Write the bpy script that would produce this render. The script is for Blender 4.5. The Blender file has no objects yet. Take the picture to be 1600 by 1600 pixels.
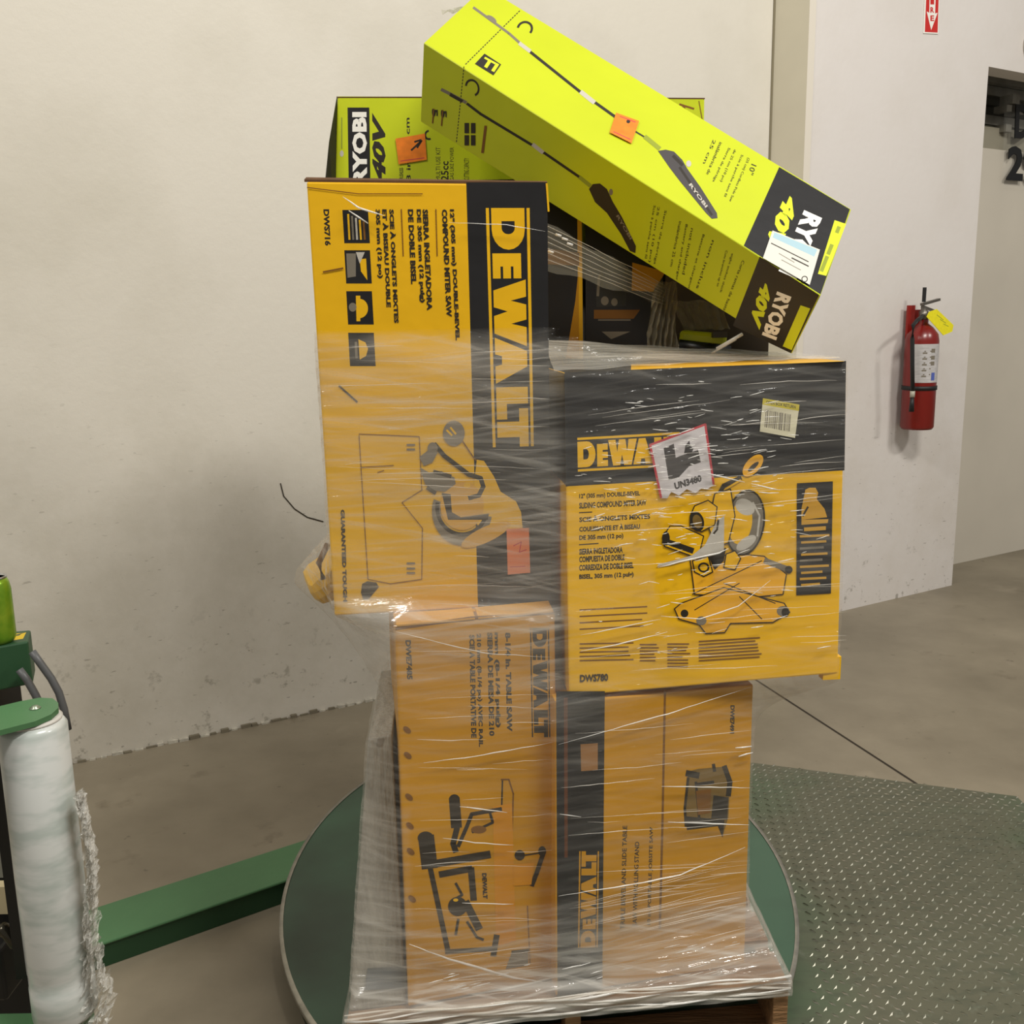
import bpy, bmesh, math, random
from mathutils import Vector, Matrix
from mathutils.geometry import tessellate_polygon
random.seed(7)
C = bpy.context.scene.collection
SC = bpy.context.scene

# ---------------------------------------------------------------- camera
F, PIT, ROL, CZ = 1530.0, .192, -.017, 1.48
cp, sp, cr, sr = math.cos(PIT), math.sin(PIT), math.cos(ROL), math.sin(ROL)
FW = Vector((0, cp, -sp)); UP0 = Vector((0, sp, cp)); X0 = Vector((1, 0, 0))
CX = X0*cr + UP0*sr; CU = -X0*sr + UP0*cr
EYE = Vector((0, 0, CZ))
cam = bpy.data.cameras.new('camera'); cam.sensor_width = 36; cam.lens = 36*F/1600
cam.clip_start = .02; cam.clip_end = 100
co = bpy.data.objects.new('camera', cam); C.objects.link(co)
co.matrix_world = Matrix(((CX.x, CU.x, -FW.x, 0), (CX.y, CU.y, -FW.y, 0), (CX.z, CU.z, -FW.z, CZ), (0, 0, 0, 1)))
SC.camera = co
# ---------------------------------------------------------------- light
w = bpy.data.worlds.new('hall'); SC.world = w; w.use_nodes = True
bg = w.node_tree.nodes['Background']; bg.inputs[0].default_value = (1, .96, .89, 1); bg.inputs[1].default_value = .27
def lamp(loc, tgt, sx, sy, e, col=(1, .97, .91)):
    l = bpy.data.lights.new('ceiling_lamp', 'AREA'); l.shape = 'RECTANGLE'; l.size = sx; l.size_y = sy
    l.energy = e; l.color = col
    o = bpy.data.objects.new('ceiling_lamp', l); C.objects.link(o); o.location = loc
    o.rotation_euler = (Vector(tgt)-Vector(loc)).to_track_quat('-Z', 'Y').to_euler()
lamp((1.9, .2, 5.2), (0.2, 2.6, 1.0), 1.6, .5, 190)
lamp((-2.6, -.6, 5.4), (-.6, 3.0, 1.0), 1.8, .5, 125)
lamp((5.0, 1.2, 4.8), (2.2, 4.8, 1.0), 1.0, .3, 95)
SC.view_settings.view_transform = 'Standard'; SC.view_settings.look = 'None'
SC.view_settings.exposure = 0; SC.view_settings.gamma = 1; SC.view_settings.use_curve_mapping = False

# ---------------------------------------------------------------- helpers
def ray(px, py): return CX*((px-800)/F) - CU*((py-800)/F) + FW
def at(px, py, y=None, z=None):
    g = ray(px, py); t = (z-CZ)/g.z if z is not None else y/g.y
    return EYE + g*t
def on(pl, px, py, off=0):
    P, n = pl; g = ray(px, py); t = (P-EYE).dot(n)/g.dot(n)
    return EYE + g*t + n*off
def plane(a, b, c):
    n = (b-a).cross(c-a).normalized()
    if n.dot(EYE-a) < 0: n = -n
    return (a, n)

def sr2lin(c): return tuple((x/12.92 if x <= .04045 else ((x+.055)/1.055)**2.4) for x in [v/255 for v in c])
MATS = {}
def mat(name, rgb, rough=.5, metal=0, noise=0, nscale=8, bump=0, bscale=40, spec=.4, alt=None, stretch=(1, 1, 1), alpha=1):
    if name in MATS: return MATS[name]
    m = bpy.data.materials.new(name); m.use_nodes = True; nt = m.node_tree; b = nt.nodes['Principled BSDF']
    col = (*sr2lin(rgb), 1); b.inputs['Base Color'].default_value = col
    b.inputs['Roughness'].default_value = rough; b.inputs['Metallic'].default_value = metal
    b.inputs['Specular IOR Level'].default_value = spec
    if alpha < 1: b.inputs['Alpha'].default_value = alpha
    if noise or bump:
        tc = nt.nodes.new('ShaderNodeTexCoord'); mp = nt.nodes.new('ShaderNodeMapping'); mp.inputs['Scale'].default_value = stretch
        nt.links.new(tc.outputs['Object'], mp.inputs[0])
    if noise:
        n = nt.nodes.new('ShaderNodeTexNoise'); n.inputs['Scale'].default_value = nscale; n.inputs['Detail'].default_value = 5
        nt.links.new(mp.outputs[0], n.inputs['Vector'])
        r = nt.nodes.new('ShaderNodeValToRGB'); r.color_ramp.elements[0].position = .32; r.color_ramp.elements[1].position = .68
        a2 = (*sr2lin(alt), 1) if alt else tuple(c*(1-noise) for c in col[:3])+(1,)
        r.color_ramp.elements[0].color = a2; r.color_ramp.elements[1].color = col
        nt.links.new(n.outputs[0], r.inputs[0]); nt.links.new(r.outputs[0], b.inputs['Base Color'])
    if bump:
        n2 = nt.nodes.new('ShaderNodeTexNoise'); n2.inputs['Scale'].default_value = bscale; n2.inputs['Detail'].default_value = 3
        nt.links.new(mp.outputs[0], n2.inputs['Vector'])
        bp = nt.nodes.new('ShaderNodeBump'); bp.inputs['Strength'].default_value = bump; bp.inputs['Distance'].default_value = .02
        nt.links.new(n2.outputs[0], bp.inputs['Height']); nt.links.new(bp.outputs[0], b.inputs['Normal'])
    MATS[name] = m; return m

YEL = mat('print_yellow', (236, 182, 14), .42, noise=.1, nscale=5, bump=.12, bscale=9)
YELS = mat('print_yellow_shaded', (200, 142, 12), .45, noise=.12, nscale=5, bump=.12, bscale=9)  # same carton yellow, darkened for film and shade low on the load
BLK = mat('print_black', (34, 33, 34), .38, noise=.25, nscale=9, bump=.12, bscale=10)
INK = mat('ink', (40, 34, 26), .5)
INKB = mat('ink_brown', (120, 78, 22), .5)
GRY = mat('ink_grey', (120, 112, 98), .5)
SIL = mat('ink_silver', (188, 182, 170), .4)
LIME = mat('print_lime', (190, 200, 24), .42, noise=.06, nscale=6, bump=.1, bscale=9)
LIMEB = mat('ink_lime', (205, 216, 36), .45)
WHT = mat('ink_white', (235, 232, 224), .5)
ORG = mat('sticker_orange', (240, 130, 30), .5, noise=.2, nscale=60)
RED = mat('ink_red', (190, 60, 70), .5)
BLUE = mat('ink_pale_blue', (160, 190, 200), .5)
BRN = mat('carton_edge_brown', (92, 60, 30), .8, noise=.3, nscale=30)
KRAFT = mat('carton_kraft', (150, 110, 66), .8, noise=.2, nscale=12)

class MB:
    """collects polygons with materials, links them as one mesh object"""
    def __init__(s): s.v = []; s.f = []; s.m = []; s.mats = []; s.sm = []
    def mi(s, m):
        if m not in s.mats: s.mats.append(m)
        return s.mats.index(m)
    def add(s, vs, fs, m, smooth=False):
        o = len(s.v); s.v += [Vector(v) for v in vs]; k = s.mi(m)
        for f in fs: s.f.append([i+o for i in f]); s.m.append(k); s.sm.append(smooth)
    def hexa(s, P, m):           # P: 8 points LFB RFB RBB LBB then tops
        s.add(P, [(0, 1, 5, 4), (1, 2, 6, 5), (2, 3, 7, 6), (3, 0, 4, 7), (4, 5, 6, 7), (3, 2, 1, 0)], m)
    def box(s, c, d, m, rz=0, ry=0, rx=0):
        R = Matrix.Rotation(rz, 3, 'Z') @ Matrix.Rotation(ry, 3, 'Y') @ Matrix.Rotation(rx, 3, 'X')
        P = [Vector(c)+R @ Vector((sx*d[0]/2, sy*d[1]/2, sz*d[2]/2)) for sz in (-1, 1) for sx, sy in ((-1, -1), (1, -1), (1, 1), (-1, 1))]
        s.hexa(P, m)
    def lathe(s, c, prof, m, n=40, axis=Vector((0, 0, 1)), sx=1, sy=1):
        q = Vector((0, 0, 1)).rotation_difference(axis)
        vs = []; fs = []
        for r, z in prof:
            for i in range(n):
                a = 2*math.pi*i/n; vs.append(Vector(c)+q @ Vector((r*math.cos(a)*sx, r*math.sin(a)*sy, z)))
        for j in range(len(prof)-1):
            for i in range(n):
                k = (i+1) % n; fs.append((j*n+i, j*n+k, (j+1)*n+k, (j+1)*n+i))
        fs.append(tuple(range(n))[::-1]); fs.append(tuple((len(prof)-1)*n+i for i in range(n)))
        s.add(vs, fs, m, True)
    def tube(s, pts, r, m, n=10):
        pts = [Vector(p) for p in pts]; rr = r if isinstance(r, (list, tuple)) else [r]*len(pts)
        vs = []; fs = []
        for i, p in enumerate(pts):
            t = (pts[min(i+1, len(pts)-1)]-pts[max(i-1, 0)]).normalized()
            a = t.cross(Vector((0, 0, 1)));
            if a.length < .05: a = t.cross(Vector((0, 1, 0)))
            a.normalize(); b = t.cross(a)
            for k in range(n): an = 2*math.pi*k/n; vs.append(p+(a*math.cos(an)+b*math.sin(an))*rr[i])
        for i in range(len(pts)-1):
            for k in range(n): l = (k+1) % n; fs.append((i*n+k, i*n+l, (i+1)*n+l, (i+1)*n+k))
        fs.append(tuple(range(n))[::-1]); fs.append(tuple((len(pts)-1)*n+k for k in range(n)))
        s.add(vs, fs, m, True)
    def build(s, name, parent=None, org=None, bevel=0):
        o0 = Vector(org) if org is not None else (parent['_o'] if False else Vector((0, 0, 0)))
        if parent is not None: o0 = Vector(ORG_OF[parent.name])
        me = bpy.data.meshes.new(name); me.from_pydata([v-o0 for v in s.v], [], s.f)
        for m in s.mats: me.materials.append(m)
        for i, p in enumerate(me.polygons): p.material_index = s.m[i]; p.use_smooth = s.sm[i]
        me.update()
        o = bpy.data.objects.new(name, me); C.objects.link(o)
        if parent is not None: o.parent = parent
        else: o.location = o0
        ORG_OF[o.name] = tuple(o0)
        if bevel:
            b = o.modifiers.new('bevel', 'BEVEL'); b.width = bevel; b.segments = 2; b.limit_method = 'ANGLE'; b.angle_limit = .9
        return o
ORG_OF = {}
def tag(o, label=None, cat=None, group=None, kind=None):
    if label: o['label'] = label
    if cat: o['category'] = cat
    if group: o['group'] = group
    if kind: o['kind'] = kind
    return o
def empty(name, loc):
    o = bpy.data.objects.new(name, None); C.objects.link(o); o.location = loc; o.empty_display_size = .1
    ORG_OF[o.name] = tuple(loc); return o

# ---- flat print on a face, laid out on the face's own plane
EPS = .00002
class Printer:
    def __init__(s, mb, pl): s.mb = mb; s.pl = pl; s.k = 1
    def poly(s, pts, m, up=True):
        if up: s.k += 1
        P = [on(s.pl, x, y, EPS*s.k) for x, y in pts]
        tr = tessellate_polygon([P]) if len(P) > 3 else [(0, 1, 2)]
        s.mb.add(P, [tuple(t) for t in tr], m)
    def line(s, pts, wd, m):
        s.k += 1
        for i in range(len(pts)-1):
            a = Vector(pts[i]); b = Vector(pts[i+1]); d = (b-a)
            if d.length < 1e-6: continue
            n = Vector((-d.y, d.x)).normalized()*wd/2; e = d.normalized()*wd*.2
            s.poly([a-n-e, b-n+e, b+n+e, a+n-e], m, False)
    def ell(s, c, rx, ry, m, rot=0, n=28, a0=0, a1=360, inner=0):
        cs, sn = math.cos(math.radians(rot)), math.sin(math.radians(rot))
        def p(r, a): x = rx*r*math.cos(a); y = ry*r*math.sin(a); return (c[0]+x*cs-y*sn, c[1]+x*sn+y*cs)
        s.k += 1; A = [math.radians(a0+(a1-a0)*i/n) for i in range(n+1)]
        for i in range(n):
            q = [p(1, A[i]), p(1, A[i+1])] + ([p(inner, A[i+1]), p(inner, A[i])] if inner else [c])
            s.poly(q, m, False)
    def dash(s, a, b, n, wd, m):
        a = Vector(a); b = Vector(b); s.k += 1
        for i in range(n):
            p = a.lerp(b, i/n); q = a.lerp(b, (i+.55)/n); s.k -= 1; s.line([p, q], wd, m)
    def tris(s, T, Q, m):        # T in unit square -> px quad Q (start-base, end-base, end-top, start-top)
        s.k += 1; vs = []
        Q = [Vector(q) for q in Q]
        for (x, y) in T[0]:
            p = Q[0]*(1-x)*(1-y)+Q[1]*x*(1-y)+Q[2]*x*y+Q[3]*(1-x)*y
            vs.append(on(s.pl, p.x, p.y, EPS*s.k))
        s.mb.add(vs, T[1], m)
    def text(s, st, A, U, V, m, bold=.02, shear=0):
        A, U, V = Vector(A), Vector(U), Vector(V)
        s.tris(text_tris(st, bold, shear), [A, A+U, A+U+V, A+V], m)
    def down(s, st, x, y0, y1, h, m=None, drift=.045, bold=.05):   # reads downward, tops to the right
        L = y1-y0; s.text(st, (x, y0), (L*drift, L), (h, 0), m or INK, bold)
_tc = {}
def text_tris(st, bold, shear):
    k = (st, bold, shear)
    if k in _tc: return _tc[k]
    cu = bpy.data.curves.new('t', 'FONT'); cu.body = st; cu.size = 1; cu.offset = bold; cu.shear = shear; cu.resolution_u = 2
    ob = bpy.data.objects.new('t', cu); C.objects.link(ob)
    dg = bpy.context.evaluated_depsgraph_get(); me = ob.evaluated_get(dg).to_mesh()
    V = [(v.co.x, v.co.y) for v in me.vertices]; Fc = [tuple(p.vertices) for p in me.polygons]
    ob.evaluated_get(dg).to_mesh_clear(); bpy.data.objects.remove(ob); bpy.data.curves.remove(cu)
    x0 = min(v[0] for v in V); x1 = max(v[0] for v in V); y0 = min(v[1] for v in V); y1 = max(v[1] for v in V)
    r = ([((x-x0)/(x1-x0), (y-y0)/(y1-y0)) for x, y in V], Fc); _tc[k] = r; return r
def logo_shapes():
    S = []
    def arc(cx, cy, rx, ry, a0, a1, n=10): return [(cx+rx*math.cos(math.radians(a0+(a1-a0)*i/n)), cy+ry*math.sin(math.radians(a0+(a1-a0)*i/n))) for i in range(n+1)]
    S += [[(0, 0), (1, 0), (1, .07), (0, .07)], [(0, .93), (1, .93), (1, 1), (0, 1)]]
    # D as ring strips
    o = [(0, .12), (.09, .12)]+arc(.09, .5, .085, .38, -90, 90)[1:-1]+[(.09, .88), (0, .88)]
    i_ = [(.055, .35), (.085, .35)]+arc(.085, .5, .025, .15, -90, 90)[1:-1]+[(.085, .65), (.055, .65)]
    for k in range(len(o)): l = (k+1) % len(o); S.append([o[k], o[l], i_[l], i_[k]])
    S += [[(.19, .12), (.295, .12), (.295, .30), (.245, .30), (.245, .36), (.295, .36), (.295, .54), (.245, .54), (.245, .60), (.295, .60), (.295, .78), (.19, .78)]]
    S += [[(.300, .88), (.345, .12), (.415, .12), (.433, .44), (.452, .12), (.525, .12), (.580, .88), (.50, .88), (.485, .52), (.468, .88), (.405, .88), (.388, .52), (.372, .88)]]
    S += [[(.542, .12), (.60, .88), (.665, .88), (.735, .12), (.662, .12), (.655, .28), (.62, .28), (.612, .12)]]
    S += [[(.75, .12), (.885, .12), (.885, .37), (.82, .37), (.82, .88), (.75, .88)]]
    S += [[(.895, .12), (.96, .12), (.96, .66), (1, .66), (1, .88), (.84, .88), (.84, .66), (.895, .66)]]
    V = []; Fc = []
    for p in S:
        n0 = len(V); V += p
        Fc += [tuple(i+n0 for i in t) for t in tessellate_polygon([[Vector((x, y, 0)) for x, y in p]])]
    return (V, Fc)
LOGO = logo_shapes()

# ================================================================ SETTING
wallm = bpy.data.materials.new('painted_wall'); wallm.use_nodes = True
def wall_mat(m, base, dirt, amount):
    nt = m.node_tree; b = nt.nodes['Principled BSDF']; b.inputs['Roughness'].default_value = .6; b.inputs['Specular IOR Level'].default_value = .25
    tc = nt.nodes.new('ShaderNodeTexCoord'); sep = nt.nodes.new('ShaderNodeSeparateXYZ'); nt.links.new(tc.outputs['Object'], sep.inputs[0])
    def noise(s, d=6, r=.6, sc=(1, 1, 1)):
        mp = nt.nodes.new('ShaderNodeMapping'); mp.inputs['Scale'].default_value = sc; nt.links.new(tc.outputs['Object'], mp.inputs[0])
        n = nt.nodes.new('ShaderNodeTexNoise'); n.inputs['Scale'].default_value = s; n.inputs['Detail'].default_value = d; n.inputs['Roughness'].default_value = r
        nt.links.new(mp.outputs[0], n.inputs['Vector']); return n.outputs[0]
    def ramp(src, a, c):
        r = nt.nodes.new('ShaderNodeMapRange'); r.inputs[1].default_value = a; r.inputs[2].default_value = c; nt.links.new(src, r.inputs[0]); return r.outputs[0]
    def mul(a, c):
        q = nt.nodes.new('ShaderNodeMath'); q.operation = 'MULTIPLY'; q.use_clamp = True
        for i, v in enumerate((a, c)):
            if isinstance(v, (int, float)): q.inputs[i].default_value = v
            else: nt.links.new(v, q.inputs[i])
        return q.outputs[0]
    def mx(fac, c1, c2):
        q = nt.nodes.new('ShaderNodeMix'); q.data_type = 'RGBA'
        if isinstance(fac, (int, float)): q.inputs[0].default_value = fac
        else: nt.links.new(fac, q.inputs[0])
        for i, v in ((6, c1), (7, c2)):
            if isinstance(v, tuple): q.inputs[i].default_value = (*sr2lin(v), 1)
            else: nt.links.new(v, q.inputs[i])
        return q.outputs[2]
    c = mx(mul(ramp(noise(1.3), .45, .75), amount), base, dirt)
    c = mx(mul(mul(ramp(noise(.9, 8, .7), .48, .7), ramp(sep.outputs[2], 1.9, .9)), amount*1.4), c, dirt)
    # scuffs and chips close to the floor
    c = mx(mul(mul(ramp(noise(14, 4, .7), .60, .68), ramp(sep.outputs[2], .55, 0.0)), .6), c, (110, 104, 88))
    c = mx(mul(mul(ramp(noise(26, 2, .5, (1, 1, 3)), .70, .74), ramp(sep.outputs[2], 1.6, 0.1)), .5), c, (95, 88, 72))
    nt.links.new(c, b.inputs['Base Color'])
    bp = nt.nodes.new('ShaderNodeBump'); bp.inputs['Strength'].default_value = .12; bp.inputs['Distance'].default_value = .01
    nt.links.new(noise(30), bp.inputs['Height']); nt.links.new(bp.outputs[0], b.inputs['Normal'])
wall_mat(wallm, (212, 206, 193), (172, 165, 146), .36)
wallr = bpy.data.materials.new('painted_wall_clean'); wallr.use_nodes = True
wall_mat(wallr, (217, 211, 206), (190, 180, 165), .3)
beige = mat('painted_return', (196, 188, 166), .6, noise=.08, nscale=4)
panelm = mat('dock_panel', (205, 197, 182), .55, noise=.08, nscale=2)

# floor
fm = bpy.data.materials.new('concrete'); fm.use_nodes = True
nt = fm.node_tree; b = nt.nodes['Principled BSDF']; b.inputs['Roughness'].default_value = .42; b.inputs['Specular IOR Level'].default_value = .35
tc = nt.nodes.new('ShaderNodeTexCoord')
prev = None
for (s, lo, hi, c1, c2, d) in ((1.1, .35, .65, (114, 105, 88), (143, 133, 114), 8), (5, .62, .72, None, (98, 88, 72), 6), (2.4, .64, .8, None, (172, 160, 140), 3), (17, .71, .75, None, (78, 70, 58), 2)):
    n = nt.nodes.new('ShaderNodeTexNoise'); n.inputs['Scale'].default_value = s; n.inputs['Detail'].default_value = d; n.inputs['Roughness'].default_value = .62
    nt.links.new(tc.outputs['Object'], n.inputs['Vector'])
    r = nt.nodes.new('ShaderNodeMapRange'); r.inputs[1].default_value = lo; r.inputs[2].default_value = hi; nt.links.new(n.outputs[0], r.inputs[0])
    q = nt.nodes.new('ShaderNodeMix'); q.data_type = 'RGBA'
    if prev is None: nt.links.new(r.outputs[0], q.inputs[0]); q.inputs[6].default_value = (*sr2lin(c1), 1)
    else:
        mm = nt.nodes.new('ShaderNodeMath'); mm.operation = 'MULTIPLY'; mm.inputs[1].default_value = .55; nt.links.new(r.outputs[0], mm.inputs[0]); nt.links.new(mm.outputs[0], q.inputs[0]); nt.links.new(prev, q.inputs[6])
    q.inputs[7].default_value = (*sr2lin(c2), 1); prev = q.outputs[2]
nt.links.new(prev, b.inputs['Base Color'])
dark = mat('joint_dark', (48, 40, 30), .8)
f = MB(); f.box((0, 3, -.05), (14, 16, .1), fm)
ja, jb = at(1190, 1068, z=.0006), at(1425, 1220, z=.0006)
d = (jb-ja).normalized(); ja2 = ja-d*1.2; jb2 = jb+d*1.5; nn = Vector((-d.y, d.x, 0))*.005
f.add([ja2-nn, jb2-nn, jb2+nn, ja2+nn], [(0, 1, 2, 3)], dark)
tag(f.build('floor'), kind='structure')

a1 = at(118, 1192, z=0); a2 = at(600, 1090, z=0); wd = (a2-a1).normalized(); wn = Vector((wd.y, -wd.x, 0))
b1 = at(1315, 955, z=0); b2 = at(1485, 915, z=0); vd = (b2-b1).normalized(); vn = Vector((vd.y, -vd.x, 0))
H = 5.0
def slab(mb, p, q, thick, m, z0=0, z1=H):
    nrm = Vector(((q-p).y, -(q-p).x, 0)).normalized(); k = -nrm*thick; up = Vector((0, 0, 1))
    P = [p+up*z0, q+up*z0, q+k+up*z0, p+k+up*z0]; mb.hexa(P+[x+up*(z1-z0) for x in P], m)
W1 = (a1, wn); W2 = (b1, vn)
e1 = on(W1, 1203, 250); e1.z = 0
c2 = on(W2, 1265, 250); c2.z = 0           # left front corner of the right wall
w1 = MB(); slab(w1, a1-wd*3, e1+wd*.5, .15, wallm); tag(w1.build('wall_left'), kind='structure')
# return (beige side face) and bevelled bead of the right wall
r2 = on(W2, 1553, 105); r2.z = 0
r2 = on(W2, 1487, 915); r2.z = 0
top_open = on(W2, 1550, 105).z
far = r2+vd*2.2
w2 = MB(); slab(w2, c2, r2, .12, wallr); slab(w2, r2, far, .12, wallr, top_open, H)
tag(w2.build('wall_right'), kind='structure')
# beige return between the two walls
rt = MB(); g = on(W2, 1256, 250); g.z = 0
bk = e1.copy()
P = [bk, g, g+vd*.12+Vector((0, .2, 0)), bk+Vector((.1, .3, 0))]
rt.hexa(P+[p+Vector((0, 0, H)) for p in P], beige)
tag(rt.build('trim_1'), kind='structure')
P = [g+vn*.0, c2+vn*.004, c2-vn*.1, g-vn*.1]
cb = MB(); cb.hexa(P+[p+Vector((0, 0, H)) for p in P], mat('corner_bead', (214, 206, 192), .5)); tag(cb.build('trim_2'), kind='structure')
gm = MB(); gd = (e1-EYE).normalized(); k0 = on(W1, 1200.5, 250); k0.z = 0; k1 = on(W1, 1204, 250); k1.z = 0
P = [k0+wn*.004, k1+wn*.004, k1-wn*.02, k0-wn*.02]
gm.hexa(P+[p+Vector((0, 0, H)) for p in P], mat('groove', (120, 112, 90), .8)); tag(gm.build('trim_3'), kind='structure')
# caulk and chips where the left wall meets the floor
ck = MB(); nS = 90; cw = mat('old_caulk', (206, 200, 184), .7, noise=.4, nscale=60); cd = mat('caulk_gap', (120, 112, 94), .9)
for i in range(nS):
    t0 = i/nS*3.4-.9; L = 3.4/nS*random.uniform(.5, 1.0); p = a1+wd*t0; hgt = random.uniform(.004, .014)
    ck.box(p+wd*L/2+wn*.006+Vector((0, 0, hgt/2)), (L, .008+random.random()*.01, hgt), cw if random.random() < .55 else cd, rz=math.atan2(wd.y, wd.x)+random.uniform(-.1, .1))
tag(ck.build('baseboard_left'), kind='structure')
# recess with the dock door
q1 = at(1488, 882, z=0); q2 = at(1600, 858, z=0); qd = (q2-q1).normalized(); qn = Vector((qd.y, -qd.x, 0)); W3 = (q1, qn)
ptop = on(W3, 1545, 232).z
dm = MB(); slab(dm, q1-qd*.6, q2+qd*1.6, .05, panelm, 0, ptop)
slab(dm, q1-qd*.6-qn*.02, q2+qd*1.6-qn*.02, .03, mat('dock_dark', (150, 144, 126), .6, noise=.3, nscale=3), ptop, ptop+.12)
tag(dm.build('door_1'), kind='structure')
bw = MB(); slab(bw, q1-qd*.6-qn*.5, q2+qd*1.6-qn*.5, .05, mat('recess_shade', (74, 70, 54), .8, noise=.35, nscale=3), 0, H)  # shade inside the recess is put into this wall's dark colour
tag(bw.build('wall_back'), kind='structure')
tr = empty('dock_door_track', (q1.x, q1.y, ptop+.02)); galv = mat('galvanised', (148, 144, 132), .45, metal=.5, noise=.3, nscale=12)
dk = mat('track_shadow_steel', (66, 64, 50), .6)  # darker steel with the shade around the tracks put into its colour
tag(tr, 'grey steel door tracks and rollers inside the dark opening at upper right', 'door track')
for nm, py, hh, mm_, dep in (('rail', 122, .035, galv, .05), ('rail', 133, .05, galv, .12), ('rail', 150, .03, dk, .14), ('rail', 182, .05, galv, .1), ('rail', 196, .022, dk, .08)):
    m_ = MB(); z = on(W3, 1560, py).z; p = q1-qd*.3-qn*dep; 
    m_.box((p+qd*1.6)+Vector((0, 0, z)), (3.4, .04, hh), mm_, rz=math.atan2(qd.y, qd.x)); m_.build(nm, tr)
for px, py, s_ in ((1583, 156, .05), (1572, 170, .035), (1571, 201, .04), (1590, 172, .05)):
    p = on(W3, px, py); m_ = MB(); m_.box(p-qn*.02, (s_*1.3, .08, s_), galv, rz=math.atan2(qd.y, qd.x)); m_.build('roller_bracket', tr)
# hanging bay number
SG = (q1+qn*.03, qn)
sg = MB(); ps = Printer(sg, SG)
sgm = mat('sign_letters', (12, 12, 12), .5)
def solid_text(mb, pl, st, Q, m, th, bold=.02):
    T = text_tris(st, bold, 0); n0 = []
    Q = [Vector(q) for q in Q]
    for (x, y) in T[0]:
        p = Q[0]*(1-x)*(1-y)+Q[1]*x*(1-y)+Q[2]*x*y+Q[3]*(1-x)*y; n0.append(on(pl, p.x, p.y))
    N = len(n0); vs = n0+[v-pl[1]*th for v in n0]; ed = {}
    fs = list(T[1])+[tuple(i+N for i in reversed(f)) for f in T[1]]
    for f_ in T[1]:
        for i in range(len(f_)):
            e = (f_[i], f_[(i+1) % len(f_)]); ed[e] = 1
    for (i, j) in list(ed):
        if (j, i) not in ed: fs.append((i, i+N, j+N, j))
    mb.add(vs, fs, m)
sgr = empty('bay_sign', on(SG, 1585, 290)); tag(sgr, 'black letters D and 29 hanging in front of the dock opening at right edge', 'sign')
solid_text(sg, SG, 'D', [(1586, 216), (1612, 217), (1613, 164), (1588, 163)], sgm, .006, .03)
sg.build('letter', sgr)
sg = MB(); solid_text(sg, SG, '29', [(1573, 283), (1622, 287), (1626, 232), (1577, 227)], sgm, .006, .035); sg.build('number', sgr)
sg = MB(); gp = [on(SG, x, y, -.004) for x, y in ((1568, 292), (1700, 300), (1705, 120), (1572, 120))]
sg.add(gp+[p-qn*.003 for p in gp], [(0, 1, 2, 3), (7, 6, 5, 4), (0, 4, 5, 1), (1, 5, 6, 2), (2, 6, 7, 3), (3, 7, 4, 0)], mat('clear_sheet', (240, 240, 235), .1, alpha=.02, spec=.1)); sg.build('clear_sheet', sgr)

# ================================================================ FLOOR PLATE, TURNTABLE, MACHINE
GRN = mat('machine_green', (76, 118, 78), .4, noise=.18, nscale=5, bump=.05, bscale=30)
GRND = mat('machine_green_dark', (42, 76, 48), .45, noise=.15, nscale=6)
gplate = bpy.data.materials.new('worn_green_plate'); gplate.use_nodes = True
nt = gplate.node_tree; b = nt.nodes['Principled BSDF']; b.inputs['Roughness'].default_value = .45; b.inputs['Metallic'].default_value = .15
tc = nt.nodes.new('ShaderNodeTexCoord'); prev = None
for s, lo, hi, c2, fa, scl in ((1.3, .34, .52, (98, 94, 78), .85, (1, 1, 1)), (14, .5, .7, (70, 76, 62), .5, (1, 3, 1)), (40, .6, .75, (120, 124, 108), .5, (1, 1, 1))):
    mp = nt.nodes.new('ShaderNodeMapping'); mp.inputs['Scale'].default_value = scl; nt.links.new(tc.outputs['Object'], mp.inputs[0])
    n = nt.nodes.new('ShaderNodeTexNoise'); n.inputs['Scale'].default_value = s; n.inputs['Detail'].default_value = 6; nt.links.new(mp.outputs[0], n.inputs['Vector'])
    r = nt.nodes.new('ShaderNodeMapRange'); r.inputs[1].default_value = lo; r.inputs[2].default_value = hi; r.inputs[4].default_value = fa; nt.links.new(n.outputs[0], r.inputs[0])
    q = nt.nodes.new('ShaderNodeMix'); q.data_type = 'RGBA'; nt.links.new(r.outputs[0], q.inputs[0])
    if prev is None: q.inputs[6].default_value = (*sr2lin((74, 98, 72)), 1)
    else: nt.links.new(prev, q.inputs[6])
    q.inputs[7].default_value = (*sr2lin(c2), 1); prev = q.outputs[2]
nt.links.new(prev, b.inputs['Base Color'])
tread = mat('tread_bare_metal', (186, 182, 168), .32, metal=.5, noise=.4, nscale=2.2, alt=(100, 106, 84))
TC = Vector((.047, 2.34, 0)); TRX, TRY = .643, .857
pA = at(1178, 1192, z=.012); pB = at(1588, 1244, z=.012); pd = (pB-pA).normalized(); pn = Vector((pd.y, -pd.x, 0))
pts = [pA-pd*.45, pB, pB+pd*.035+pn*.10, pB+pd*.30+pn*1.0, pB-pn*-1.75, pA-pd*.1+pn*2.0, pA-pd*.45+pn*1.2]
pts[4] = pB+pn*1.75
plt = MB(); bot = [Vector((p.x, p.y, 0.0005)) for p in pts]; topp = [Vector((p.x, p.y, .012)) for p in pts]; n = len(pts)
plt.add(bot+topp, [tuple(range(n, 2*n))[::-1], tuple(range(n))]+[(i, (i+1) % n, n+(i+1) % n, n+i) for i in range(n)], gplate)
def inside(p):
    c = False
    for i in range(n):
        a_, b_ = pts[i], pts[(i+1) % n]
        if (a_.y > p.y) != (b_.y > p.y) and p.x < (b_.x-a_.x)*(p.y-a_.y)/(b_.y-a_.y)+a_.x: c = not c
    return c
sx_, sy_ = .034, .030
rr0 = math.radians(-8)
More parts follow.
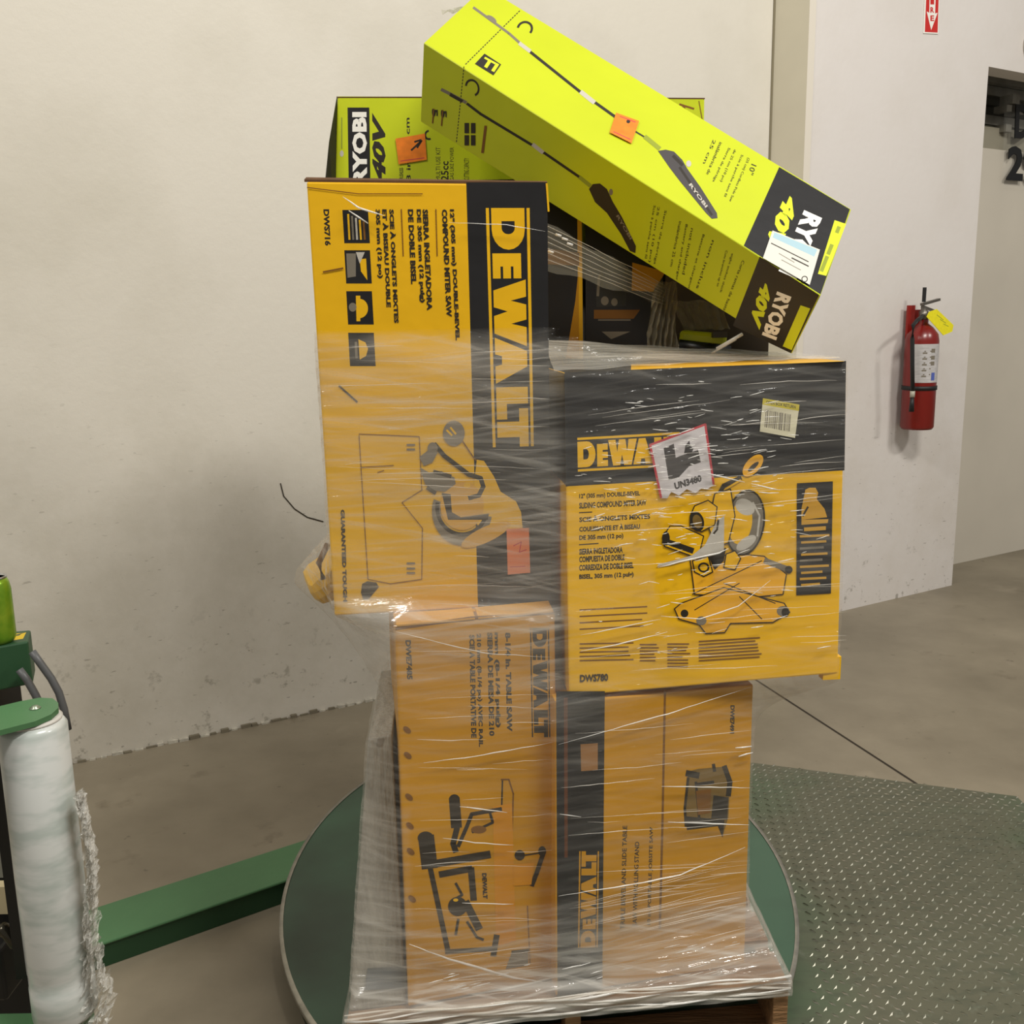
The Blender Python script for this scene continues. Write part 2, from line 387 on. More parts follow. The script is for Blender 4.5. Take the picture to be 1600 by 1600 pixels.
for i in range(-70, 70):
    for j in range(-70, 70):
        u = (i+.5*(j % 2))*sx_; v = j*sy_*.62
        P = Vector((1.1+u*math.cos(rr0)-v*math.sin(rr0), 2.2+u*math.sin(rr0)+v*math.cos(rr0), .012))
        if not inside(P) or ((P.x-TC.x)/(TRX+.03))**2+((P.y-TC.y)/(TRY+.03))**2 < 1 or P.y < 1.35: continue
        an = rr0+math.radians(52 if j % 2 else -38); dx = Vector((math.cos(an), math.sin(an), 0)); dy = Vector((-dx.y, dx.x, 0))
        q = [P-dx*.0095, P-dy*.0028, P+dx*.0095, P+dy*.0028, P+Vector((0, 0, .0032))-dx*.005, P+Vector((0, 0, .0032))+dx*.005]
        plt.add(q, [(0, 1, 5, 4), (1, 2, 5), (2, 3, 4, 5), (3, 0, 4)], tread)
tag(plt.build('floor_plate'), 'worn green diamond tread steel plate lying on the concrete right of the turntable', 'floor plate')

tt = empty('turntable', (TC.x, TC.y, 0)); tag(tt, 'round green steel turntable under the wrapped pallet load', 'turntable')
m_ = MB(); m_.lathe(TC, [(.0, .07), (.992, .07), (.992, .0795), (.985, .0805), (.0, .0805)], mat('disc_green', (70, 100, 80), .38, noise=.35, nscale=2.6, alt=(54, 68, 56), metal=.1, bump=.05, bscale=6), 128, sx=TRX, sy=TRY); m_.build('disc', tt)
m_ = MB(); m_.lathe(TC, [(.993, .068), (1.0, .068), (1.0, .082), (.986, .082)], mat('rim_steel', (176, 172, 160), .35, metal=.7, noise=.3, nscale=30), 128, sx=TRX, sy=TRY)
m_.f = m_.f[:-2]; m_.m = m_.m[:-2]; m_.sm = m_.sm[:-2]; m_.build('rim', tt)
m_ = MB(); m_.lathe(TC, [(.955, .0005), (.97, .0005), (.97, .066), (.955, .066)], GRND, 128, sx=TRX, sy=TRY); m_.build('skirt', tt)

# --- wrapping machine
S0 = at(60, 1597, y=1.39)
ma = empty('stretch_wrapping_machine', (-.78, 1.5, 0)); tag(ma, 'green and black stretch wrapping machine with film arm at left edge', 'machine')
# base beam to the turntable
fa, fb, na, nb = at(157, 1415, z=.066), at(476, 1312, z=.066), at(157, 1475, z=.066), at(447, 1372, z=.066)
bd = (fb-fa).normalized()
fa0 = fa-bd*.75; fb = fb+bd*.012; nb = na+bd*((fb-fa).length-.03); na0 = na-bd*.68
P = [na0, nb, fb, fa0]; m_ = MB()
m_.hexa([Vector((p.x, p.y, .058)) for p in P]+P, GRN)
m_.build('base_beam', ma, bevel=.004)
m_ = MB(); P2 = [p+(Vector((.004, .01, 0)) if i < 2 else Vector((.0, -.01, 0))) for i, p in enumerate(P)]
m_.hexa([Vector((p.x, p.y, .001)) for p in P2]+[Vector((p.x, p.y, .058)) for p in P2], GRND); m_.build('beam_skirt', ma)
# foot plate bottom-left
m_ = MB(); P = [at(-80, 1640, z=.03), at(62, 1640, z=.03), at(40, 1576, z=.03), at(-80, 1600, z=.03)]
m_.hexa([Vector((p.x, p.y, .001)) for p in P]+P, GRN); m_.build('foot_plate', ma, bevel=.003)
BM = mat('machine_black', (18, 18, 18), .4, noise=.3, nscale=9)
yk = 1.47
c = at(-6, 1200, y=1.62); m_ = MB(); m_.box((c.x-.02, 1.66, .52), (.07, .09, .84), BM); m_.build('mast', ma)
# black carriage bar left of roll
p0, p1 = at(8, 1120, y=1.44), at(36, 1530, y=1.44)
m_ = MB(); m_.box(((p0.x+p1.x)/2-.012, 1.455, (p0.z+p1.z)/2), (.022, .03, p0.z-p1.z), BM); m_.build('carriage_bar', ma)
m_ = MB(); q0 = at(-40, 1480, y=1.5)
m_.box((q0.x-.0, 1.53, .40), (.10, .08, .10), BM); m_.tube([at(-20, 1470, y=1.46), at(6, 1450, y=1.46), at(28, 1478, y=1.46)], .012, mat('gear_steel', (70, 66, 56), .25, metal=.8))
m_.build('drive_motor', ma, bevel=.006)
m_ = MB(); q0 = at(4, 1402, y=1.5); m_.box(q0, (.05, .02, .05), mat('beige_plate', (190, 176, 140), .5)); m_.build('control_plate', ma)
m_ = MB(); q0 = at(-10, 1270, y=1.6); m_.box(q0, (.1, .02, .24), mat('grey_guard', (120, 118, 106), .5)); m_.build('guard', ma)
# top housing
zt = at(20, 1000, y=1.57).z; ztop = at(0, 1005, y=1.55).z
m_ = MB(); P = [at(-160, 1038, z=ztop), at(44, 1002, z=ztop), at(48, 984, z=ztop), at(-160, 1002, z=ztop)]
lo = [Vector((p.x, p.y, ztop-.075)) for p in P]; m_.hexa(lo+P, GRND)
m_.build('housing', ma, bevel=.003)
m_ = MB(); PL = (Vector((0, 0, ztop)), Vector((0, 0, 1))); pr = Printer(m_, PL)
ys = mat('safety_yellow', (226, 190, 30), .5); pr.poly([(-160, 1030), (36, 998), (41, 988), (34, 990), (30, 993), (-160, 1022)], ys); pr.poly([(-160, 1022), (0, 996), (28, 991), (41, 987), (34, 989), (-160, 1014)], ys)
m_.build('warning_stripe', ma)
# film arm with bolt
RT = at(57, 1118, y=1.39); RB = at(97, 1592, y=1.39)
cxr = (RT.x+RB.x)/2; ra = .0485
RT = Vector((cxr, 1.39, RT.z-.008)); RBz = RB.z+.012
za = RT.z+.014
ap = [at(-160, 1135, z=za), at(-20, 1108, z=za), at(30, 1096, z=za), at(62, 1090, z=za), at(82, 1091, z=za), at(91, 1098, z=za), at(91, 1106, z=za), at(80, 1116, z=za), at(55, 1127, z=za), at(0, 1141, z=za), at(-160, 1180, z=za)]
m_ = MB(); n = len(ap); lo = [p-Vector((0, 0, .008)) for p in ap]
m_.add(lo+ap, [tuple(range(n))[::1], tuple(range(n, 2*n))[::-1]]+[(i, n+i, n+(i+1) % n, (i+1) % n) for i in range(n)], GRN); arm = m_.build('film_arm', ma)
bp_ = at(55, 1107, z=za); m_ = MB(); m_.lathe(bp_, [(.008, 0), (.008, .0015), (.005, .002), (.005, .004), (.002, .0045)], mat('bolt_steel', (150, 160, 140), .35, metal=.6), 16); m_.build('bolt', arm)
m_ = MB(); m_.tube([Vector((cxr, 1.39, RBz-.02)), Vector((cxr, 1.39, za-.004))], .012, BM, 16); m_.build('spindle', ma)
# hoses
hg = mat('hose_grey', (84, 84, 84), .45)
for P in ([(50, 1018), (62, 1035), (80, 1060), (92, 1082), (100, 1108), (106, 1140)], [(30, 1046), (42, 1062), (55, 1085), (66, 1108), (80, 1140)]):
    m_ = MB(); m_.tube([at(x, y, y=1.53) for x, y in P], .0062, hg, 12); m_.build('hose', ma)
m_ = MB(); m_.box((cxr-.08, 1.39, RBz-.03), (.22, .06, .012), GRN); m_.build('lower_arm', ma)

# film roll
fmt = bpy.data.materials.new('film_roll'); fmt.use_nodes = True
nt = fmt.node_tree; b = nt.nodes['Principled BSDF']; b.inputs['Roughness'].default_value = .28; b.inputs['Subsurface Weight'].default_value = .0
tc = nt.nodes.new('ShaderNodeTexCoord'); mp = nt.nodes.new('ShaderNodeMapping'); mp.inputs['Scale'].default_value = (6, 6, 18); nt.links.new(tc.outputs['Object'], mp.inputs[0])
n_ = nt.nodes.new('ShaderNodeTexNoise'); n_.inputs['Scale'].default_value = 2.2; n_.inputs['Detail'].default_value = 3; nt.links.new(mp.outputs[0], n_.inputs['Vector'])
r = nt.nodes.new('ShaderNodeValToRGB'); r.color_ramp.elements[0].position = .36; r.color_ramp.elements[1].position = .56
r.color_ramp.elements[0].color = (*sr2lin((178, 186, 180)), 1); r.color_ramp.elements[1].color = (*sr2lin((206, 208, 204)), 1)
nt.links.new(n_.outputs[0], r.inputs[0]); nt.links.new(r.outputs[0], b.inputs['Base Color']); b.inputs['Coat Weight'].default_value = .5; b.inputs['Coat Roughness'].default_value = .12
ro = empty('film_roll', (cxr, 1.39, RBz)); tag(ro, 'tall white roll of stretch film hanging under the green arm', 'film roll')
h = RT.z-RBz
m_ = MB(); m_.lathe((cxr, 1.39, RBz), [(.03, 0), (ra-.004, 0), (ra, .006), (ra, .06), (ra-.0008, .062), (ra-.0008, .085), (ra, .088), (ra+.0006, h*.5), (ra, h-.01), (ra-.006, h), (.02, h)], fmt, 64); m_.build('film_body', ro)
m_ = MB(); m_.lathe((cxr, 1.39, RBz-.004), [(.022, 0), (.026, 0), (.026, h+.006), (.022, h+.006)], KRAFT, 32); m_.build('core', ro)
m_ = MB(); m_.lathe((cxr, 1.39, RT.z), [(.0, 0), (.042, 0), (.043, .003), (.038, .005), (0, .005)], mat('end_cap', (196, 192, 184), .5), 40); m_.build('end_cap', ro)

def film_material(name, base, streak, ss=(2.2, 1, 90), rough=.16, glints=.5, attr=True, dif=(232, 228, 218), fine=1.0):
    m = bpy.data.materials.new(name); m.use_nodes = True; nt = m.node_tree; nt.nodes.clear(); L = nt.links.new
    out = nt.nodes.new('ShaderNodeOutputMaterial'); uv = nt.nodes.new('ShaderNodeUVMap')
    def noise(sc, rot, s, d=4, dist=0.0):
        mp = nt.nodes.new('ShaderNodeMapping'); mp.inputs['Scale'].default_value = sc; mp.inputs['Rotation'].default_value = (0, 0, rot); L(uv.outputs[0], mp.inputs[0])
        # rotate first, then stretch
        mp.inputs['Scale'].default_value = (1, 1, 1); mp2 = nt.nodes.new('ShaderNodeMapping'); mp2.inputs['Scale'].default_value = sc; L(mp.outputs[0], mp2.inputs[0])
        n = nt.nodes.new('ShaderNodeTexNoise'); n.inputs['Scale'].default_value = s; n.inputs['Detail'].default_value = d; n.inputs['Distortion'].default_value = dist
        L(mp2.outputs[0], n.inputs['Vector']); return n.outputs[0]
    def mr(src, a, c, lo=0, hi=1):
        r = nt.nodes.new('ShaderNodeMapRange'); r.inputs[1].default_value = a; r.inputs[2].default_value = c; r.inputs[3].default_value = lo; r.inputs[4].default_value = hi; L(src, r.inputs[0]); return r.outputs[0]
    def math_(op, a, c, cl=False):
        q = nt.nodes.new('ShaderNodeMath'); q.operation = op; q.use_clamp = cl
        for i, v in enumerate((a, c)):
            if isinstance(v, (int, float)): q.inputs[i].default_value = v
            else: L(v, q.inputs[i])
        return q.outputs[0]
    s1 = mr(noise((2.0, 60, 1), .03, 1.0, 5, .2), .42, .72)
    s2 = mr(noise((2.6, 110, 1), -.10, 1.0, 4, .1), .5, .78)
    s3 = mr(noise((3.0, 45, 1), .19, 1.2, 4, .3), .56, .74)
    big = mr(noise((1.2, 3.5, 1), .02, 1.6, 3), .35, .65, .55, 1.25)
    st = math_('ADD', math_('ADD', math_('MULTIPLY', s1, .5), math_('MULTIPLY', s2, .5)), math_('MULTIPLY', s3, .55))
    al = math_('ADD', base, math_('MULTIPLY', st, streak))
    al = math_('MULTIPLY', al, big)
    if attr:
        at_ = nt.nodes.new('ShaderNodeAttribute'); at_.attribute_name = 'dens'; al = math_('MULTIPLY', al, at_.outputs['Fac'])
    al = math_('MINIMUM', al, .93)
    bpn = nt.nodes.new('ShaderNodeBump'); bpn.inputs['Strength'].default_value = .9; bpn.inputs['Distance'].default_value = .006
    hh = math_('ADD', noise((5, 60, 1), -.06, 1.2, 3, .6), noise((9, 20, 1), .12, 1.6, 3, .8))
    L(hh, bpn.inputs['Height'])
    tr_ = nt.nodes.new('ShaderNodeBsdfTransparent'); df = nt.nodes.new('ShaderNodeBsdfDiffuse'); df.inputs[0].default_value = (*sr2lin(dif), 1)
    tl = nt.nodes.new('ShaderNodeBsdfTranslucent'); tl.inputs[0].default_value = (*sr2lin(dif), 1)
    gl = nt.nodes.new('ShaderNodeBsdfGlossy'); gl.inputs['Roughness'].default_value = rough; L(bpn.outputs[0], gl.inputs['Normal'])
    mm1 = nt.nodes.new('ShaderNodeMixShader'); mm1.inputs[0].default_value = .3; L(df.outputs[0], mm1.inputs[1]); L(tl.outputs[0], mm1.inputs[2])
    mm2 = nt.nodes.new('ShaderNodeMixShader'); L(al, mm2.inputs[0]); L(tr_.outputs[0], mm2.inputs[1]); L(mm1.outputs[0], mm2.inputs[2])
    mm3 = nt.nodes.new('ShaderNodeMixShader'); g0 = mr(al, 0, .6, .02, .05+glints*.12)
    if attr: g0 = math_('MULTIPLY', g0, math_('MINIMUM', math_('MULTIPLY', at_.outputs['Fac'], 20), 1.0))
    L(g0, mm3.inputs[0]); L(mm2.outputs[0], mm3.inputs[1]); L(gl.outputs[0], mm3.inputs[2])
    L(mm3.outputs[0], out.inputs[0]); return m
FILM = film_material('stretch_film', .10, .42)
SHINE = mat('film_rope_glint', (240, 238, 232), .18, spec=.8, alpha=.62)
SHINE2 = mat('film_rope_faint', (236, 230, 218), .2, spec=.8, alpha=.34)
CRUMP = mat('film_crumpled', (232, 230, 222), .12, spec=1.0, alpha=.36, bump=.9, bscale=60)

# loose film tail beside the roll: crumpled ribbon
def ribbon(mb, cl, wds, m, seg=14, amp=.006, back=.012):
    vs = []; fs = []; K = len(cl)
    for i, (p, wdt) in enumerate(zip(cl, wds)):
        for j in range(seg+1):
            t = j/seg-.5
            vs.append(p+Vector((t*wdt+random.uniform(-1, 1)*amp*.5, math.sin(j*2.1+i*.9)*back+random.uniform(-1, 1)*amp, random.uniform(-1, 1)*amp)))
    for i in range(K-1):
        for j in range(seg): fs.append((i*(seg+1)+j, i*(seg+1)+j+1, (i+1)*(seg+1)+j+1, (i+1)*(seg+1)+j))
    mb.add(vs, fs, m)
m_ = MB(); key = [(124, 1238, 4), (133, 1280, 8), (141, 1330, 12), (145, 1380, 15), (141, 1430, 18), (144, 1470, 24), (145, 1510, 34), (152, 1545, 50), (150, 1575, 58), (140, 1605, 52), (136, 1640, 46)]
cl = []; ww = []
for i in range(len(key)-1):
    for t in range(6):
        a_ = [key[i][k]+(key[i+1][k]-key[i][k])*t/6 for k in range(3)]; cl.append(at(a_[0], a_[1], y=1.372)); ww.append(a_[2]/1530*1.55)
ribbon(m_, cl, ww, CRUMP); m_.build('film_tail', ro); 

# soda can
can = MB(); cpx = at(-1, 1003, z=ztop+.0005); cgr = mat('can_green', (96, 146, 30), .28, metal=.45, noise=.5, nscale=30, alt=(150, 176, 50)); sil = mat('can_silver', (190, 190, 190), .25, metal=.9)
ca = empty('soda_can', (cpx.x, cpx.y, ztop)); tag(ca, 'green soda can standing on the yellow-striped green housing', 'can')
zc = cpx.z; hc = at(0, 903, y=cpx.y).z-zc; k = .0268
can.lathe(cpx, [(k*.78, 0), (k*.95, .006), (k, .012), (k, hc-.02), (k*.93, hc-.008), (k*.8, hc)], cgr, 40); can.build('can_body', ca)
can = MB(); can.lathe(cpx+Vector((0, 0, hc)), [(k*.8, -.001), (k*.84, .0), (k*.84, .003), (k*.78, .003), (k*.76, .0), (0, .0)], sil, 40)
can.box(cpx+Vector((.004, -.002, hc+.004)), (.012, .008, .001), sil, ry=.1); can.build('can_lid', ca)

# ================================================================ PALLET
wood = mat('pallet_wood', (150, 112, 74), .75, noise=.4, nscale=6, stretch=(1, 8, 8), bump=.3, bscale=20)
FLp, FRp = at(540, 1598, z=.22), at(1233, 1532, z=.22)
FLp.z = FRp.z = 0
ux = (FRp-FLp); uw = ux.length; ux.normalize(); uy = Vector((-.03, 1, 0)).normalized(); PD = 1.2
pa = empty('pallet', (FLp.x, FLp.y, .081)); tag(pa, 'wooden pallet under the film wrapped cartons on the turntable', 'pallet')
def pbox(x0, x1, y0, y1, z0, z1, name):
    P = [FLp+ux*x+uy*y for x, y in ((x0, y0), (x1, y0), (x1, y1), (x0, y1))]
    m_ = MB(); m_.hexa([p+Vector((0, 0, z0)) for p in P]+[p+Vector((0, 0, z1)) for p in P], wood); m_.build(name, pa, bevel=.002)
for i in range(9): y0 = i*(PD-.1)/8; pbox(0, uw, y0, y0+.1, .198, .2135, 'deck_board')
for x0 in (0.0, uw/2-.015, uw-.03): pbox(x0, x0+.03, 0.0, PD, .097, .198, 'stringer')
for i in range(4): y0 = i*(PD-.1)/3; pbox(0, uw, y0, y0+.1, .0815, .097, 'bottom_board')

# ================================================================ CARTONS
def carton(name, label, px, deps, back, side, top_m=None, four='RFT', art=None, group=None, bottom=None, bevel=.003):
    """front corner pixels + depths of three corners; the fourth lies on their plane; back = depth vector"""
    ks = ['LFB', 'RFB', 'RFT', 'LFT']; V = {k: at(*px[k], y=deps[k]) for k in ks if k in deps}
    pl = plane(*list(V.values())[:3])
    for k in ks:
        if k not in V: V[k] = on(pl, *px[k])
    bv = Vector(back); bb = {k.replace('F', 'B', 1) if False else k[0]+'B'+k[2]: V[k]+bv for k in ks}
    V.update(bb)
    base = sum((V[k] for k in ('LFB', 'RFB', 'RBB', 'LBB')), Vector())/4; base.z = min(V[k].z for k in ('LFB', 'RFB', 'RBB', 'LBB'))
    root = empty(name, base); tag(root, label, 'box', group)
    tmp = bmesh.new(); P = [V[k] for k in ('LFB', 'RFB', 'RBB', 'LBB', 'LFT', 'RFT', 'RBT', 'LBT')]
    vv = [tmp.verts.new(p) for p in P]
    fl = [(0, 1, 5, 4), (1, 2, 6, 5), (2, 3, 7, 6), (3, 0, 4, 7), (4, 5, 6, 7), (3, 2, 1, 0)]
    mi = [0, 1, 1, 1, 2, 3]
    for f_, m in zip(fl, mi): g_ = tmp.faces.new([vv[i] for i in f_]); g_.material_index = m
    bmesh.ops.recalc_face_normals(tmp, faces=tmp.faces)
    bmesh.ops.bevel(tmp, geom=tmp.edges[:]+tmp.verts[:], offset=bevel, segments=2, affect='EDGES', profile=.6)
    tmp.verts.index_update(); mb = MB(); mats_ = [side[0], side[1], top_m or side[1], bottom or side[1]]
    vs = [v.co.copy() for v in tmp.verts]; o = 0; mb.v = vs
    for f_ in tmp.faces: mb.f.append([v.index for v in f_.verts]); mb.m.append(mb.mi(mats_[f_.material_index])); mb.sm.append(False)
    tmp.free()
    F_ = {'front': plane(V['LFB'], V['RFB'], V['LFT']), 'top': (V['LFT'], (V['RFT']-V['LFT']).cross(V['LBT']-V['LFT']).normalized()),
          'left': (V['LFB'], (V['LFT']-V['LFB']).cross(V['LBB']-V['LFB']).normalized())}
    if F_['left'][1].dot(bv.cross(V['LFT']-V['LFB'])) > 0: pass
    ln = F_['left'][1]
    if ln.dot(V['RFB']-V['LFB']) > 0: F_['left'] = (F_['left'][0], -ln)
    if art: art(mb, F_, root, V)
    mb.build('carton', root)
    return root, V

def sticker(root, pl, pts, m, name, extra=None, off=12, label=None):
    mb = MB(); p = Printer(mb, pl); p.k = off+130; p.poly(pts, m)
    if extra: extra(p)
    o = mb.build(name, root)
    if label: o['label'] = label
    return o

# ---- lower left: table saw carton
def art_L(mb, Fc, root, V):
    p = Printer(mb, Fc['front'])
    p.tris(LOGO, [(828, 981), (831, 1152), (860, 1152), (858, 981)], INK)
    p.poly([(617, 980), (737, 963), (866, 956), (866, 960), (737, 968), (618, 985)], INKB)
    p.down('DWE7485', 633, 1000, 1062, 9)
    for x, y0, y1, t in ((733, 992, 1153, 'SCIE A TABLE PORTATIVE DE'), (743, 990, 1167, '210 mm (8-1/4 po) AVEC RAIL'), (761, 988, 1150, 'SIERRA DE MESA DE 210'), (771, 988, 1137, 'mm (8-1/4 pulg)'), (789, 988, 1143, '8-1/4 in. TABLE SAW')): p.down(t, x, y0, y1, 8.5, drift=.02)
    K = INK
    p.line([(783, 1218), (795, 1218), (802, 1240), (800, 1300)], 2.5, INKB); p.line([(785, 1220), (784, 1258)], 2.5, K)
    p.poly([(770, 1260), (800, 1255), (806, 1470), (775, 1480)], mat('ink_amber_dark', (206, 138, 22), .5))
    p.line([(710, 1250), (713, 1290)], 17, K); p.ell((710, 1249), 8.5, 8, K); p.line([(715, 1290), (708, 1318), (712, 1330)], 9, K)
    p.line([(716, 1322), (730, 1290), (737, 1272), (783, 1264)], 6, K); p.line([(738, 1300), (770, 1285), (765, 1268)], 4, K); p.ell((748, 1296), 12, 6, INKB)
    p.line([(666, 1310), (671, 1352)], 25, K); p.ell((665, 1309), 12.5, 10, K); p.line([(676, 1350), (764, 1335)], 12, K)
    p.line([(672, 1355), (700, 1486)], 8, K); p.line([(697, 1487), (775, 1482)], 7, K); p.line([(776, 1462), (771, 1492)], 9, K)
    p.line([(688, 1366), (736, 1357), (740, 1405)], 10, K); p.line([(712, 1380), (722, 1398), (712, 1404)], 4, K); p.ell((715, 1416), 15, 15, K)
    p.ell((712, 1406), 4, 2.5, YEL); p.line([(728, 1410), (748, 1450)], 12, K); p.line([(730, 1440), (745, 1464), (755, 1468)], 4, K); p.line([(716, 1436), (712, 1460)], 4, K)
    p.down('DEWALT', 753, 1364, 1404, 7)
    p.ell((812, 1336), 8, 8, K); p.line([(812, 1337), (847, 1332)], 2, K); p.ell((847, 1330), 6, 8, K); p.line([(848, 1335), (838, 1365), (831, 1383)], 7, K)
    p.poly([(802, 1350), (835, 1348), (830, 1382), (802, 1384)], mat('ink_amber_dark', (206, 138, 22), .5))
    p.poly([(800, 1486), (825, 1483), (825, 1508), (790, 1514)], GRY); p.line([(800, 1487), (825, 1484)], 4, K)
    p.line([(824, 1415), (828, 1505)], 1.5, INKB)
    for yy in (1140, 1180, 1245, 1290, 1330, 1404): p.ell((636+(yy-1140)*.03, yy), 7, 4, INKB, 40)
L_root, LV = carton('table_saw_box', 'shaded-yellow table saw carton at lower left of the pallet with black lettering', dict(LFB=(638, 1573), RFB=(872, 1528), RFT=(867, 957), LFT=(617, 980)),
    dict(LFB=1.629, RFB=1.708, LFT=1.637), (-.061, .392, 0), (YELS, YELS), art=art_L)
m_ = MB(); p0 = (LV['LFT']+LV['RFT'])/2
T = [LV['LFT'], LV['RFT'], LV['RBT'], LV['LBT']]
def bil(a, b_): return T[0]*(1-a)*(1-b_)+T[1]*a*(1-b_)+T[2]*a*b_+T[3]*(1-a)*b_
for a0_, a1_ in ((0.01, .49), (.51, .99)):
    P = [bil(a0_, .0)+Vector((0, -.001, .001)), bil(a1_, .0)+Vector((0, -.001, .001)), bil(a1_, .12)+Vector((0, 0, .006)), bil(a0_, .12)+Vector((0, 0, .006))]
    m_.hexa(P+[q+Vector((0, 0, .003)) for q in P], YELS)
m_.build('top_flap', L_root)

# ---- lower right: upside down carton
def art_R(mb, Fc, root, V):
    p = Printer(mb, Fc['front'])
    p.poly([(869, 1080), (945, 1080), (941, 1560), (871, 1560)], BLK)
    p.poly([(881, 1090), (887, 1090), (887, 1340), (882, 1340)], mat('ink_rust', (92, 52, 30), .5))
    p.poly([(907, 1163), (934, 1161), (934, 1203), (908, 1205)], mat('ink_rust2', (150, 106, 60), .5))
    p.tris(LOGO, [(934, 1480), (936, 1330), (905, 1330), (903, 1481)], YELS)
    p.line([(1039, 1080), (1035, 1290), (1031, 1450)], 3.5, INKB)
    for x, y0, y1, t in ((969, 1452, 1290, 'TRIPLE BEVEL AND SLIDE TABLE'), (988, 1447, 1315, 'SAW WITH ROLLING STAND'), (1011, 1445, 1292, '10 in. PORTABLE JOBSITE SAW')):
        p.text(t, (x+7, y0), (4, y1-y0), (-7, 0), INK)
    p.down('DWE7491', 1141, 1102, 1146, 7, drift=-.02)
    o = lambda x, y: (850+x/2.909, 1050+y/2.909)
    p.poly([o(*q) for q in ((660, 450), (700, 440), (820, 430), (845, 520), (838, 660), (810, 750), (790, 700), (650, 715), (640, 560))], mat('ink_olive', (118, 92, 40), .5))
    p.line([o(650, 460), o(700, 470)], 10, INK); p.line([o(770, 420), o(775, 450)], 5, INK); p.line([o(820, 430), o(845, 500), o(838, 560)], 8, INK)
    p.poly([o(*q) for q in ((770, 560), (838, 570), (832, 670), (760, 665))], INK); p.poly([o(*q) for q in ((640, 655), (820, 672), (812, 752), (790, 700), (650, 718))], INK)
    p.line([o(655, 480), o(640, 620), o(645, 700)], 4, INK); p.line([o(690, 500), o(705, 660)], 4, INK); p.line([o(700, 510), o(770, 500)], 5, INK)
    p.poly([o(*q) for q in ((690, 540), (760, 530), (755, 640), (700, 650))], INKB)
R_root, RV = carton('jobsite_saw_box', 'shaded-yellow carton with a black band at lower right of the pallet', dict(LFB=(868, 1556), RFB=(1163, 1507), RFT=(1177, 1070), LFT=(868, 1098)),
    dict(LFB=1.653, RFB=1.746, RFT=1.762), (-.048, .393, 0), (YELS, YELS), art=art_R)

